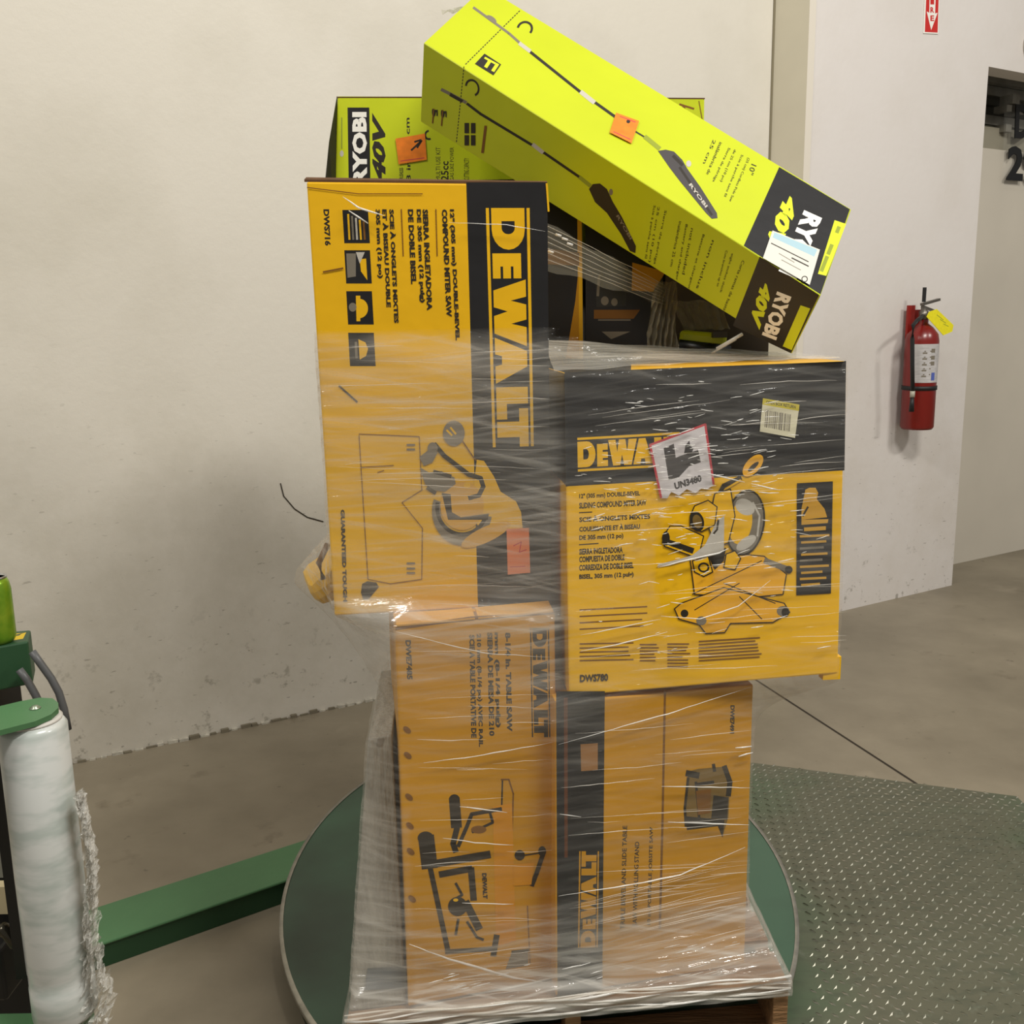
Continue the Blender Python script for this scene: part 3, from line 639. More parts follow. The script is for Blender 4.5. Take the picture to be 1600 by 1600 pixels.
# ---- upper left: miter saw carton standing on end
def art_U(mb, Fc, root, V):
    p = Printer(mb, Fc['front'])
    p.poly([(728.5, 285), (855, 285), (861, 944), (747, 953)], BLK)
    p.tris(LOGO, [(759, 325), (770, 699), (834, 697), (827.5, 325)], YEL)
    p.down('DWS716', 505, 327, 384, 9.5)
    for x0, y0 in ((535, 328), (538, 391), (541, 455), (544, 520)): p.poly([(x0, y0), (x0+40, y0), (x0+43, y0+52), (x0+3, y0+52)], BLK)
    for q in range(5): p.line([(544+q*6, 335+q*3), (546+q*6, 374)], 3, (YEL, GRY, SIL, YEL, INKB)[q])
    p.poly([(541, 396), (556, 396), (556, 432), (543, 434)], GRY); p.poly([(562, 405), (572, 404), (574, 438), (564, 424)], YEL); p.poly([(556, 394), (570, 394), (562, 412)], SIL)
    p.ell((562, 482), 13, 15, YEL, a0=-90, a1=90); p.poly([(556, 462), (563, 462), (563, 502), (557, 502)], YEL); p.ell((551, 480), 6, 7, GRY)
    p.poly([(560, 530), (571, 535), (575, 545), (572, 556), (562, 562)], YEL); p.poly([(554, 534), (558, 534), (559, 560), (555, 560)], GRY)
    for x, y1, t in ((585, 435, '305 mm (12 po)'), (597, 480, 'ET À BISEAU DOUBLE'), (608, 505, 'SCIE À ONGLETS MIXTES'), (637, 444, 'DE DOBLE BISEL'), (649, 473, 'DE 305 mm (12 pulg)'), (660, 485, 'SIERRA INGLETADORA'), (690, 495, 'COMPOUND MITER SAW'), (701, 532, '12" (305 mm) DOUBLE-BEVEL')): p.down(t, x, 327, y1, 8.5)
    p.line([(627, 327), (630, 400)], 1.6, INKB); p.line([(681, 327), (683, 400)], 1.6, INKB)
    p.down('GUARANTEED TOUGH', 532, 796, 940, 6.5, drift=.03)
    p.poly([(566, 912), (574, 908), (588, 910), (592, 917), (576, 936), (568, 937), (564, 926)], INK)
    p.line([(530, 603), (558, 628)], 3, INK)
    # packing slip outline under the film
    for a_ in ([(561, 678), (655, 682)], [(655, 682), (659, 765)], [(561, 680), (575, 905)], [(575, 905), (610, 912), (659, 905)], [(659, 905), (660, 825)], [(660, 825), (628, 785)], [(628, 785), (660, 765)], [(565, 730), (615, 727)], [(590, 738), (600, 735)]): p.line(a_, 1.3, INKB)
    for y in (695, 702, 880, 888, 895): p.line([(636, y), (648, y)], 3, GRY)
    # saw drawing
    p.line([(722, 688), (740, 715), (765, 740)], 2, INKB)
    p.ell((709, 677), 17, 20, GRY); p.line([(698, 672), (706, 680)], 3, YEL); p.line([(704, 668), (712, 678)], 3, YEL)
    p.poly([(745, 718), (756, 720), (772, 745), (782, 768), (806, 783), (814, 800), (817, 830), (792, 828), (780, 822), (760, 845), (735, 800), (740, 760)], YEL)
    p.ell((722, 798), 47, 54, GRY, a0=10, a1=200, inner=.72); p.ell((722, 792), 42, 46, INK, a0=20, a1=190, inner=.86)
    p.ell((722, 790), 34, 38, mat('ink_gold', (216, 162, 50), .5)); p.poly([(690, 770), (704, 772), (706, 800), (720, 808), (764, 802), (762, 812), (700, 812)], INK)
    p.line([(679, 694), (694, 712), (732, 741), (751, 747), (755, 760), (748, 774), (733, 778)], 7, INK)
    p.ell((676, 700), 8, 9, GRY); p.poly([(655, 714), (668, 704), (684, 706), (676, 722), (662, 728)], GRY)
    p.poly([(656, 730), (670, 738), (690, 736), (710, 746), (712, 756), (696, 768), (678, 766), (664, 756)], GRY); p.line([(678, 737), (704, 744)], 6, INK); p.line([(668, 762), (680, 770)], 6, INK)
    p.ell((730, 758), 5, 5, YEL); p.ell((759, 835), 42, 12, mat('ink_gold', (216, 162, 50), .5), -25)
    p.line([(480, 293), (560, 303), (660, 303)], 1.5, INKB); p.line([(505, 425), (536, 419)], 2.5, INKB)
    p.line([(854, 287), (857, 330)], 3, YEL)
U_root, UV_ = carton('miter_saw_box', 'tall yellow miter saw carton on end, lettering running down a black band', dict(LFB=(523, 962), RFB=(861, 943), RFT=(855, 288), LFT=(479, 284)),
    dict(LFB=1.709, RFB=1.767, LFT=1.674), (-.024, .298, .010), (YEL, YEL), top_m=BRN, art=art_U)
sticker(U_root, plane(UV_['LFB'], UV_['RFB'], UV_['LFT']), [(791, 826), (826, 824), (828, 894), (793, 897)], mat('tag_coral', (226, 130, 84), .5), 'paper_tag',
        lambda p: (p.line([(802, 852), (814, 846), (811, 862), (822, 858)], 1.6, RED), p.line([(797, 885), (820, 884)], 1.2, RED)), off=40, label='small coral paper tag')
# torn open top flap
m_ = MB(); a_, b_ = UV_['LFT'], UV_['RFT']; 
P = [a_+Vector((-.004, .002, .0)), b_+Vector((.0, .002, .0)), b_+Vector((0, .02, .004)), a_+Vector((-.004, .02, .006))]
m_.hexa(P+[q+Vector((0, 0, .004)) for q in P], BRN); m_.build('top_flap', U_root)

# ---- middle right: sliding miter saw carton
def art_M(mb, Fc, root, V):
    lf = Printer(mb, Fc['left']); a_, b_ = V['LFT'], V['LBT']
    z1 = on(Fc['front'], 884, 758).z
    n_ = Fc['left'][1]*.0008; P = [V['LFT']+n_, V['LBT']+n_, V['LBT'].lerp(V['LBB'], (V['LFT'].z-z1)/(V['LFT'].z-V['LFB'].z))+n_, V['LFT'].lerp(V['LFB'], (V['LFT'].z-z1)/(V['LFT'].z-V['LFB'].z))+n_]
    mb.add(P, [(0, 1, 2, 3)], BLK)
    p = Printer(mb, Fc['front'])
    p.poly([(882, 582), (1322, 564), (1319.5, 735), (884, 760)], BLK)
    p.tris(LOGO, [(903, 737), (1063, 728), (1062, 675), (902, 684)], YEL)
    bright = YEL
    lines = [(776, 905, 1000, '12" (305 mm) DOUBLE-BEVEL'), (790, 905, 1010, 'SLIDING COMPOUND MITER SAW'), (811, 905, 1016, 'SCIE À ONGLETS MIXTES'), (826, 905, 1000, 'COULISSANTE ET À BISEAU'), (841, 905, 974, 'DE 305 mm (12 po)'), (862, 905, 973, 'SIERRA INGLETADORA'), (874, 905, 976, 'COMPUESTA DE DOBLE'), (887, 905, 990, 'CORREDIZA DE DOBLE BISEL'), (902, 905, 990, 'BISEL, 305 mm (12 pulg)')]
    for y, x0, x1, t in lines: p.text(t, (x0, y+5), (x1-x0, -(x1-x0)*.05), (0, -9.5), INK, .04)
    p.line([(905, 801), (925, 800)], 1.5, INK); p.line([(905, 851), (935, 849)], 1.5, INK)
    def small(x0, x1, y0, n, dy, sl=-.05):
        for i in range(n): p.line([(x0, y0+i*dy), (x1-random.random()*12, y0+i*dy+sl*(x1-x0))], 2.0, INKB)
    small(906, 1012, 953, 4, 10); small(906, 990, 1006, 5, 6.5, -.02); small(1000, 1034, 1007, 6, 5, 0); small(1043, 1078, 1006, 8, 5, 0); small(1092, 1190, 1002, 7, 5, -.06)
    p.text('DWS780', (906, 1066), (44, -2), (0, -12), INK, .04)
    # feature panel
    p.poly([(1245, 755), (1301, 752), (1298, 927), (1244, 930)], BLK)
    gd = mat('ink_gold2', (200, 150, 44), .5)
    p.poly([(1258, 765), (1264, 762), (1274, 762), (1278, 770), (1276, 780), (1288, 795), (1292, 808), (1252, 812), (1252, 795), (1255, 780)], gd); p.line([(1254, 806), (1262, 792)], 3, INK)
    p.poly([(1252, 812), (1294, 811), (1293, 817), (1252, 820)], gd); p.poly([(1256, 824), (1290, 822), (1290, 828), (1256, 830)], gd)
    for i, (l0, l1) in enumerate(((1250, 1295), (1252, 1290), (1250, 1286), (1252, 1292), (1250, 1284), (1250, 1294), (1252, 1284), (1250, 1290), (1252, 1280))): p.line([(l0, 838+i*9.5), (l1, 836+i*9.5)], 3.6, GRY if i in (2, 4) else gd)
    # saw drawing (drawn lines and fills of the printed picture)
    o = lambda x, y: (840+x/2.858, 540+y/2.858)
    K = INK; gold = mat('ink_gold3', (232, 170, 30), .5)
    def out(pts, m, wd=1.8): p.poly([o(*q) for q in pts], m); p.line([o(*q) for q in list(pts)+[pts[0]]], wd, K)
    out([(680, 950), (900, 930), (1010, 940), (1110, 1020), (1095, 1110), (940, 1125), (700, 1110)], gold)
    out([(610, 1175), (640, 1150), (830, 1080), (1100, 1150), (1125, 1190), (1050, 1235), (860, 1240), (835, 1280), (750, 1285), (720, 1245), (630, 1220)], gold)
    p.line([o(690, 1110), o(1000, 960)], 1.5, K); p.line([o(700, 1180), o(900, 1060)], 1.5, K); p.line([o(830, 1060), o(1060, 1150)], 1.5, K); p.line([o(900, 1120), o(1000, 1220)], 1.5, K)
    p.line([o(1015, 960), o(1120, 1000)], 9, GRY); p.ell(o(1120, 1000), 6, 6, K); p.ell(o(1095, 1185), 10, 8, GRY); p.ell(o(1105, 1190), 6, 7, K); p.ell(o(730, 1228), 8, 7, GRY); p.ell(o(655, 1195), 6, 6, K)
    p.ell(o(925, 790), 31, 52, K, 8); p.ell(o(925, 790), 28, 49, GRY, 8); p.ell(o(905, 790), 18, 34, YEL, 8); p.ell(o(925, 720), 16, 12, SIL, 30); p.ell(o(930, 880), 18, 8, SIL, -35); p.line([o(960, 700), o(990, 760), o(980, 850)], 3, SIL)
    p.line([o(790, 700), o(830, 625), o(905, 590)], 7, K); p.line([o(800, 700), o(838, 640), o(905, 600)], 3, YEL)
    p.ell(o(960, 535), 21, 11, gold, -48); p.ell(o(962, 540), 11, 3.5, K, -42)
    out([(790, 660), (860, 640), (880, 760), (850, 880), (790, 900), (760, 800)], YEL)
    out([(680, 760), (700, 715), (760, 690), (800, 720), (790, 800), (730, 830), (680, 810)], YEL); p.ell(o(710, 785), 11, 16, K, -15); p.ell(o(712, 785), 7, 11, mat('ink_olive', (118, 92, 40), .5), -15)
    out([(560, 850), (590, 805), (640, 805), (740, 850), (720, 930), (690, 940), (565, 895)], YEL); p.line([o(562, 870), o(690, 915)], 9, K); p.ell(o(572, 860), 6, 11, K)
    out([(690, 960), (760, 940), (780, 1010), (740, 1030), (700, 1010)], YEL); p.ell(o(740, 990), 9, 8, K); p.ell(o(740, 990), 6, 5, YEL)
    p.poly([o(*q) for q in ((760, 940), (840, 900), (830, 960), (790, 1000))], K); out([(840, 930), (880, 915), (905, 950), (880, 1000), (830, 990)], YEL)
    p.poly([o(*q) for q in ((832, 758), (800, 780), (745, 890), (690, 935), (640, 950), (540, 975), (530, 985), (600, 975), (700, 945), (830, 918))], SIL); p.line([o(805, 780), o(800, 820), o(785, 838)], 3, K)
M_root, MV = carton('sliding_saw_box', 'large yellow and black saw carton with hazard sticker, overhanging at right', dict(LFB=(889, 1088), RFB=(1309, 1052), RFT=(1322, 564), LFT=(882, 583)),
    dict(LFB=1.684, RFB=1.76, LFT=1.703), (-.035, .417, -.004), (YEL, YEL), top_m=BLK, art=art_M)
MF = plane(MV['LFB'], MV['RFB'], MV['LFT'])
def haz(p):
    p.line([(1015, 695), (1101, 663), (1114, 756)], 3.5, RED); p.line([(1032, 777), (1015, 695)], 3.5, RED)
    p.poly([(1036, 700), (1052, 693), (1055, 715), (1062, 712), (1080, 706), (1090, 703), (1094, 722), (1076, 728), (1060, 745), (1044, 750)], mat('ink_charcoal', (66, 62, 62), .5))
    p.poly([(1068, 708), (1070, 696), (1076, 688), (1078, 697), (1083, 700), (1080, 708)], mat('ink_charcoal', (66, 62, 62), .5))
    p.text('UN3480', (1054, 765), (42, -13), (-2, -11), mat('ink_charcoal', (66, 62, 62), .5), .05)
sticker(M_root, MF, [(1015, 694), (1101, 662), (1115, 757), (1104, 764), (1096, 762), (1086, 770), (1072, 764), (1060, 774), (1048, 768), (1042, 778), (1032, 778)], mat('label_white', (206, 200, 200), .4), 'hazard_sticker', haz, off=30, label='white battery hazard sticker with red border')
def bar(p):
    p.poly([(1191, 622), (1248, 632), (1247, 642), (1190, 632)], mat('label_olive', (196, 180, 50), .5)); p.text('OPEN BOX RETURN', (1196, 630.5), (46, 8), (0, -5), INK)
    x = 1196
    while x < 1236:
        wd_ = random.choice((.8, 1.3, 2)); p.line([(x, 641+(x-1196)*.17), (x-2, 667+(x-1196)*.17)], wd_, GRY); x += wd_+random.choice((.9, 1.4))
sticker(M_root, MF, [(1191, 622), (1248, 632), (1241, 684), (1186, 674)], mat('label_cream', (214, 208, 178), .5), 'barcode_label', bar, off=30, label='cream barcode label with olive header')
# yellow front top lip and lower right corner flap
m_ = MB(); p = Printer(m_, (MV['LFT'], (MV['RFT']-MV['LFT']).cross(MV['LBT']-MV['LFT']).normalized()))
p.poly([(986, 578), (1320, 564.5), (1282, 560), (986, 569)], YEL); m_.build('top_flap', M_root)['label'] = 'yellow strip of the top flap'
m_ = MB(); q = MV['RFB']; m_.box(q+Vector((-.012, .01, .01)), (.034, .02, .045), YEL, rz=.1); m_.build('corner_flap', M_root)

# ---- leaning white foam sheet at the left of the pallet
m_ = MB(); sa, sb, sc_, sd = at(546, 1585, y=1.625), at(634, 1568, y=1.642), at(612, 1148, y=1.706), at(575, 1155, y=1.70)
dv = Vector((-.022, .36, 0)); sa.z = sb.z = .2145
m_.hexa([sa, sb, sb+dv, sa+dv, sd, sc_, sc_+dv, sd+dv], mat('foam_white', (158, 153, 140), .6, noise=.25, nscale=5, stretch=(14, 14, 1), bump=.3, bscale=10))
fo = m_.build('foam_block', org=((sa+sb)/2), bevel=.003); tag(fo, 'white packing foam block at the left pallet edge beside the shaded-yellow carton', 'packing foam')
m_ = MB(); PLf = plane(sa, sb, sd)
sticker(fo, PLf, [(574, 1512), (634, 1508), (636, 1543), (570, 1546)], mat('label_slate', (96, 100, 100), .5), 'side_label', None, off=6, label='small dark grey label')
sticker(fo, PLf, [(590, 1154), (600, 1152), (596, 1165), (588, 1166)], GRY, 'side_label', None, off=6)

# ---- hidden supports + dark interior boxes
def simple_box(name, label, x0, x1, y0, y1, z0, z1, m, rz=0, group=None, art=None, cat='box'):
    c = Vector(((x0+x1)/2, (y0+y1)/2, z0)); R = Matrix.Rotation(rz, 3, 'Z')
    m_ = MB(); m_.box(c+Vector((0, 0, (z1-z0)/2)), (x1-x0, y1-y0, z1-z0), m, rz=rz)
    if art: art(m_, (c+R @ Vector((0, -(y1-y0)/2, 0)), R @ Vector((0, -1, 0))))
    o = m_.build(name, org=c, bevel=0); return tag(o, label, cat, group)
simple_box('rear_carton', 'brown carton at the back of the pallet behind the shaded-yellow cartons', -.25, .40, 2.16, 2.75, .2145, .84, KRAFT)
def art_b1(mb, pl):
    p = Printer(mb, pl); p.poly([(902, 340), (909, 340), (911, 560), (904, 560)], YEL); p.poly([(899, 470), (904, 420), (905, 560), (884, 560)], YELS)
    p.poly([(830, 385), (905, 395), (905, 415), (830, 412)], INKB)
def art_b2(mb, pl):
    p = Printer(mb, pl); p.poly([(988, 410), (1040, 425), (1020, 456), (987, 454)], YELS); p.poly([(928, 484), (1000, 484), (990, 498), (928, 498)], INKB)
    p.poly([(930, 432), (980, 438), (978, 478), (932, 480)], mat('ink_dim', (46, 46, 44), .5)); p.line([(936, 430), (934, 462)], 4, GRY); p.ell((945, 470), 6, 7, GRY); p.ell((960, 472), 5, 6, GRY)
    p.poly([(940, 518), (985, 518), (955, 530)], GRY); p.line([(935, 500), (985, 500)], 2, GRY)
simple_box('tool_box', 'dark tool carton with a yellow edge stripe in the gap behind the tall yellow carton', -.10, .163, 2.2, 2.36, .841, 1.78, BLK, art=art_b1)
simple_box('tool_box', 'dark tool carton with shaded-yellow patch in the gap below the slanted lime box', .170, .34, 2.205, 2.36, .841, 1.70, BLK, art=art_b2)
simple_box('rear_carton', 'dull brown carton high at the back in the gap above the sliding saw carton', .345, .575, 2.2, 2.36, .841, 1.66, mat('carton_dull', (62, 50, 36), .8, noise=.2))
simple_box('rear_carton', 'brown carton at the back under the lime box standing upright', -.30, .40, 2.37, 2.76, .841, 1.40, KRAFT)
# lime power tool in the gap
lt = empty('cordless_tool', at(1100, 545, y=2.12)); tag(lt, 'lime and black cordless tool lying in the gap above the sliding saw carton', 'power tool')
c = at(1098, 535, y=2.16); lt.location = (c.x, c.y, 1.40); ORG_OF[lt.name] = (c.x, c.y, 1.40)
m_ = MB(); m_.box(Vector((c.x, c.y, c.z+.005)), (.10, .06, .035), LIME, rz=-.2, ry=.1); m_.build('housing', lt, bevel=.008)
m_ = MB(); m_.tube([at(1060, 540, y=2.13), at(1100, 545, y=2.12), at(1140, 549, y=2.12)], .014, BM, 14); m_.build('grip', lt)
m_ = MB(); m_.box(at(1124, 523, y=2.11), (.03, .02, .012), mat('ink_charcoal', (66, 62, 62), .5)); m_.build('badge', lt)
# yellow tool case peeking out at the left, under film
yc = empty('tool_case', (-.40, 2.28, .842)); tag(yc, 'rounded yellow tool case sticking out left under the film', 'tool case')
m_ = MB(); ce = at(500, 900, y=2.2)
m_.box((ce.x+.04, 2.3, ce.z), (.20, .18, .075), YEL, rz=.3, ry=-.55); m_.build('case', yc, bevel=.028)
m_ = MB(); m_.tube([at(505, 905, y=2.18), at(498, 880, y=2.18), at(512, 850, y=2.18)], .007, INKB, 10); m_.build('latch', yc)

# ---- upright lime carton at the back
def art_R2(mb, Fc, root, V):
    p = Printer(mb, Fc['front'])
    p.poly([(543, 168), (577, 168), (579, 300), (545, 300)], BLK)
    p.text('RYOBI', (574, 288), (-1, -113), (-23, 0), WHT, .05); p.text('40V', (603, 286), (-1, -110), (-21, 0), INK, .05, .3)
    p.text('8 in. 18 cm', (642, 284), (-2, -100), (-7, 0), INK)
    p.text('MULTI USE KIT', (688, 282), (0, -52), (-7, 0), INK, 0); p.text('25cc', (701, 282), (0, -30), (-12, 0), INK); p.text('GAS LIKE POWER', (709, 282), (0, -52), (-6, 0), INK, 0)
    p.text('CUTTING CAPACITY', (733, 281), (0, -34), (-8, 0), INK, 0); p.text('BRUSHLESS', (630, 282), (0, -20), (-6, 0), INK)
    p.ell((670, 211), 7, 8, INK, a0=60, a1=270, inner=.6); p.line([(534, 184), (534, 232)], 2, mat('ink_olive2', (140, 150, 40), .5)); p.ell((534, 240), 3, 5, SIL)
    p.line([(1062, 163), (1084, 170)], 3, INKB); p.line([(1068, 166), (1070, 175)], 4, INKB); p.line([(1092, 158), (1097, 186)], 1.5, INKB)
    p.line([(527, 152), (800, 152), (1101, 154)], 2, BRN)
R2_root, R2V = carton('trimmer_box', 'lime green carton standing upright at the back with black and white lettering', dict(LFB=(520, 480), RFB=(1096, 480), RFT=(1101, 153), LFT=(527, 150)),
    dict(LFB=2.40, RFB=2.43, LFT=2.40), (-.02, .30, 0), (LIME, BLK), top_m=BRN, art=art_R2)
RF2 = plane(R2V['LFB'], R2V['RFB'], R2V['LFT'])
sticker(R2_root, RF2, [(618, 217), (664, 209), (667, 250), (623, 257)], ORG, 'orange_tag', lambda p: (p.line([(643, 235), (659, 220), (652, 231)], 3, INK), p.line([(648, 222), (658, 219)], 3, INK), p.line([(626, 252), (663, 247)], 1.3, RED)), off=20, label='orange paper tag')
m_ = MB(); P = [R2V['LFT']+Vector((-.001, 0, 0)), at(514, 222, y=2.37), at(508, 282, y=2.37), at(506, 360, y=2.37), on(RF2, 524, 360)]
m_.add(P+[q+Vector((0, .006, 0)) for q in P], [(0, 1, 2, 3, 4), (9, 8, 7, 6, 5), (0, 5, 6, 1), (1, 6, 7, 2), (2, 7, 8, 3)], mat('flap_dark', (40, 38, 26), .5)); m_.build('side_flap', R2_root)

# ---- slanted pole saw carton on top
A, B, Cc, Fb = at(662, 67, y=2.084), at(757, -21, y=2.295), at(1282, 462, y=1.788), at(657, 190, y=2.196)
TP = plane(A, B, Cc); D = on(TP, 1330, 327); FP = plane(A, Cc, Fb); Eb = on(FP, 1237, 553)
G1 = Fb+(B-A); G2 = Eb+(D-Cc)
base = (Fb+Eb+G1+G2)/4
R1 = empty('pole_saw_box', Vector((base.x, base.y, Eb.z))); tag(R1, 'long lime green pole saw carton lying slanted across the top of the load', 'box')
mb = MB(); tmp = bmesh.new(); vv = [tmp.verts.new(q) for q in (Fb, Eb, G2, G1, A, Cc, D, B)]
for f_, mi_ in zip([(0, 1, 5, 4), (1, 2, 6, 5), (2, 3, 7, 6), (3, 0, 4, 7), (4, 5, 6, 7), (3, 2, 1, 0)], (0, 1, 0, 0, 0, 0)): tmp.faces.new([vv[i] for i in f_]).material_index = mi_
bmesh.ops.recalc_face_normals(tmp, faces=tmp.faces)
bmesh.ops.bevel(tmp, geom=tmp.edges[:]+tmp.verts[:], offset=.0012, segments=1, affect='EDGES', profile=.6); tmp.verts.index_update()
mb.v = [v.co.copy() for v in tmp.verts]
for f_ in tmp.faces: mb.f.append([v.index for v in f_.verts]); mb.m.append(mb.mi((LIME, BLK)[f_.material_index])); mb.sm.append(False)
tmp.free()
p = Printer(mb, TP)
p.poly([(1217.5, 261), (1328, 327), (1282, 460), (1162, 384)], BLK)
p.dash((812, 17), (726, 102), 26, 1.6, INK)
p.text('RYOBI', (1256, 328), (-40, 95), (29, 13), WHT, .05); p.text('40V', (1227, 303), (-38, 88), (24, 11), LIMEB, .06, .25)
p.poly([(1304, 344), (1322, 350), (1291, 431), (1278, 428)], LIMEB)
for t0, t1 in ((.1, .2), (.45, .62), (.68, .95)): p.line([(1314-32*t0, 347+80*t0), (1314-32*t1, 347+80*t1)], 6, mat('ink_olive2', (140, 150, 40), .5))
p.line([(740, 12), (795, 52), (822, 76)], 4, GRY); p.line([(822, 76), (907, 144), (963, 184)], 4.5, INK); p.line([(812, 68), (828, 80)], 6, SIL); p.line([(908, 144), (928, 160)], 7, SIL); p.line([(990, 204), (1010, 216)], 2.5, INK); p.line([(1008, 214), (1030, 232)], 7, mat('ink_olive2', (140, 150, 40), .5))
p.ell((820, 45), 13, 12, INK, -20, a0=-150, a1=60, inner=.72); p.ell((768, 30), 9, 4, GRY, 35)
for q in ((1028, 236), ): pass
p.poly([(1028, 236), (1040, 234), (1053, 237), (1066, 250), (1074, 264), (1094, 292), (1120, 333), (1121, 341), (1112, 342), (1103, 333), (1062, 283), (1046, 262)], mat('ink_charcoal', (66, 62, 62), .5))
p.line([(1062, 262), (1112, 336)], 4, INK); p.text('RYOBI', (1076, 289), (26, 36), (4, -3), SIL, .03); p.ell((1076, 256), 4, 5, SIL); p.line([(1052, 244), (1066, 258)], 5, INK)
p.poly([(757, 84), (783, 101), (771, 118), (742, 100)], INK); p.text('TI', (750, 101), (22, 12), (8, -12), LIMEB, .04)
def dl(t, a_, b_, hh=5): a_ = Vector(a_); b_ = Vector(b_); d_ = (b_-a_); v_ = Vector((d_.y, -d_.x)).normalized()*hh; p.text(t, a_, d_, v_, INK, .0)
dl('10"', (1174, 256), (1168, 271), 9)
dl('(25 cm) Cordless Pole Saw', (1167, 246), (1138, 314)); dl('Scie à perche sans fil', (1157, 241), (1130, 306)); dl('de 25 cm (10 po)', (1146, 233), (1124, 283)); dl('Sierra de pértiga', (1137, 230), (1112, 283)); dl('inalámbrica de', (1124, 222), (1103, 272)); dl('25 cm', (1114, 218), (1098, 255))
p = Printer(mb, FP)
p.poly([(1187, 401), (1280, 461), (1236, 552), (1145, 509)], BLK)
p.dash((725, 104), (713, 224), 24, 1.4, INK)
p.text('RYOBI', (1214, 455), (-24, 68), (23, 9), WHT, .05); p.text('40V', (1190, 440), (-22, 68), (19, 8), LIMEB, .06, .25)
p.poly([(1251, 477), (1266, 482), (1237, 547), (1223, 541)], LIMEB)
p.line([(690, 140), (704, 147), (728, 160)], 5, GRY); p.line([(704, 148), (722, 158)], 5, INK); p.line([(730, 162), (751, 178), (842, 233), (906, 277)], 4.2, INK); p.line([(833, 226), (848, 238)], 6, SIL); p.ell((738, 137), 11, 14, INK, -20, a0=-150, a1=90, inner=.75)
o = lambda x, y: (900+x/3.2, 100+y/3.2)
p.line([(906, 277), (922, 290)], 6, mat('ink_olive2', (140, 150, 40), .5))
p.poly([o(*q) for q in ((65, 625), (85, 600), (120, 597), (155, 625), (185, 690), (230, 765), (300, 910), (297, 945), (270, 935), (225, 850), (155, 745), (95, 690))], INK); p.text('RYOBI', o(200, 760), (22, 37), (4, -2.4), GRY, .03); p.ell(o(175, 640), 3, 5, GRY)
for i, (a_, b_) in enumerate((((385, 705), (340, 970)), ((405, 712), (360, 990)), ((440, 730), (385, 1000)), ((515, 785), (470, 1010)), ((545, 800), (495, 1080)), ((575, 820), (530, 1050)), ((630, 850), (555, 1125)), ((680, 880), (600, 1120)), ((745, 930), (700, 1110)), ((775, 945), (715, 1140)), ((830, 980), (735, 1230)))):
    dl(('Scie à perche sans fil', '25 cm (10 po)', 'Sierra de pértiga', 'inalámbrica 25 cm', 'Battery and charger', 'not included', 'Batterie et chargeur', 'non inclus', 'Cuts branches up to', 'eight inches thick', 'Corta ramas de hasta')[i], o(*a_), o(*b_), 4.5)
for y in (192, 211): p.poly([(726, y), (733, y), (733, y+16), (726, y+16)], INK); p.poly([(736, y), (743, y), (743, y+16), (736, y+16)], INK)
p.line([(759, 197), (754, 238)], 4, INKB); p.text('5', (675, 170), (0, 12), (9, 0), INK, .03); p.line([(678, 170), (676, 192)], 2, INKB); p.text('5', (689, 172), (0, 12), (9, 0), INK, .03); p.line([(692, 172), (690, 196)], 2, INKB)
mb.build('carton', R1)
sticker(R1, TP, [(962, 178), (998, 191), (986, 226), (952, 209)], ORG, 'orange_tag', lambda p: (p.ell((981, 192), 3, 3, INK), p.line([(968, 184), (992, 193)], 1.4, RED), p.line([(958, 208), (984, 220)], 1.4, RED)), off=25, label='orange paper tag')
sticker(R1, TP, [(1206, 362), (1280, 392), (1264, 447), (1191, 405)], mat('label_ivory', (212, 208, 196), .45), 'shipping_label', lambda p: (p.poly([(1209, 365), (1276, 392), (1271, 403), (1206, 373)], BLUE), p.line([(1204, 382), (1240, 400), (1262, 411)], 1.6, INK), p.line([(1236, 405), (1262, 418)], 2, INK), p.line([(1216, 398), (1240, 412)], 1, GRY), p.line([(1220, 408), (1250, 424)], 1, GRY), p.ell((1256, 438), 5, 5, INK, inner=.7)), off=20, label='white shipping label with pale blue header')
m_ = MB(); sh = A.lerp(B, 1.0)
ribbon(m_, [at(700+i*9, 18-i*2+random.uniform(-3, 3), y=2.28) for i in range(9)], [.03]*9, mat('film_scrap', (225, 225, 215), .15, spec=.9, alpha=.22), 6, .006, .004); m_.build('film_scrap', R1)
# black dark edge line on left end
# ================================================================ STRETCH FILM
CEN = Vector((.10, 2.15))
def item(pts, z0, z1, fb=.1, ft=.06, kb=.55, kt=.6): return (pts, z0, z1, fb, ft, kb, kt)
def fp(V, z):      # footprint at height z
    t = (z-V['LFB'].z)/max(1e-6, V['LFT'].z-V['LFB'].z); t = min(max(t, 0), 1)
    return [V[a].lerp(V[b_], t).to_2d() for a, b_ in (('LFB', 'LFT'), ('RFB', 'RFT'), ('LBB', 'LBT'), ('RBB', 'RBT'))]
def hull(P):
    P = sorted((p.x, p.y) for p in P)
    def half(Q):
        h_ = []
        for q in Q:
            while len(h_) > 1 and (h_[-1][0]-h_[-2][0])*(q[1]-h_[-2][1])-(h_[-1][1]-h_[-2][1])*(q[0]-h_[-2][0]) <= 0: h_.pop()
            h_.append(q)
        return h_
    return half(P)[:-1]+half(P[::-1])[:-1]
def sm(t): t = min(max(t, 0), 1); return t*t*(3-2*t)
palc = [(FLp+ux*x+uy*y).to_2d() for x, y in ((-.002, -.003), (uw+.002, -.003), (uw, PD), (0, PD))]
casep = [Vector((ce.x-.055, 2.2)), Vector((ce.x-.03, 2.36))]
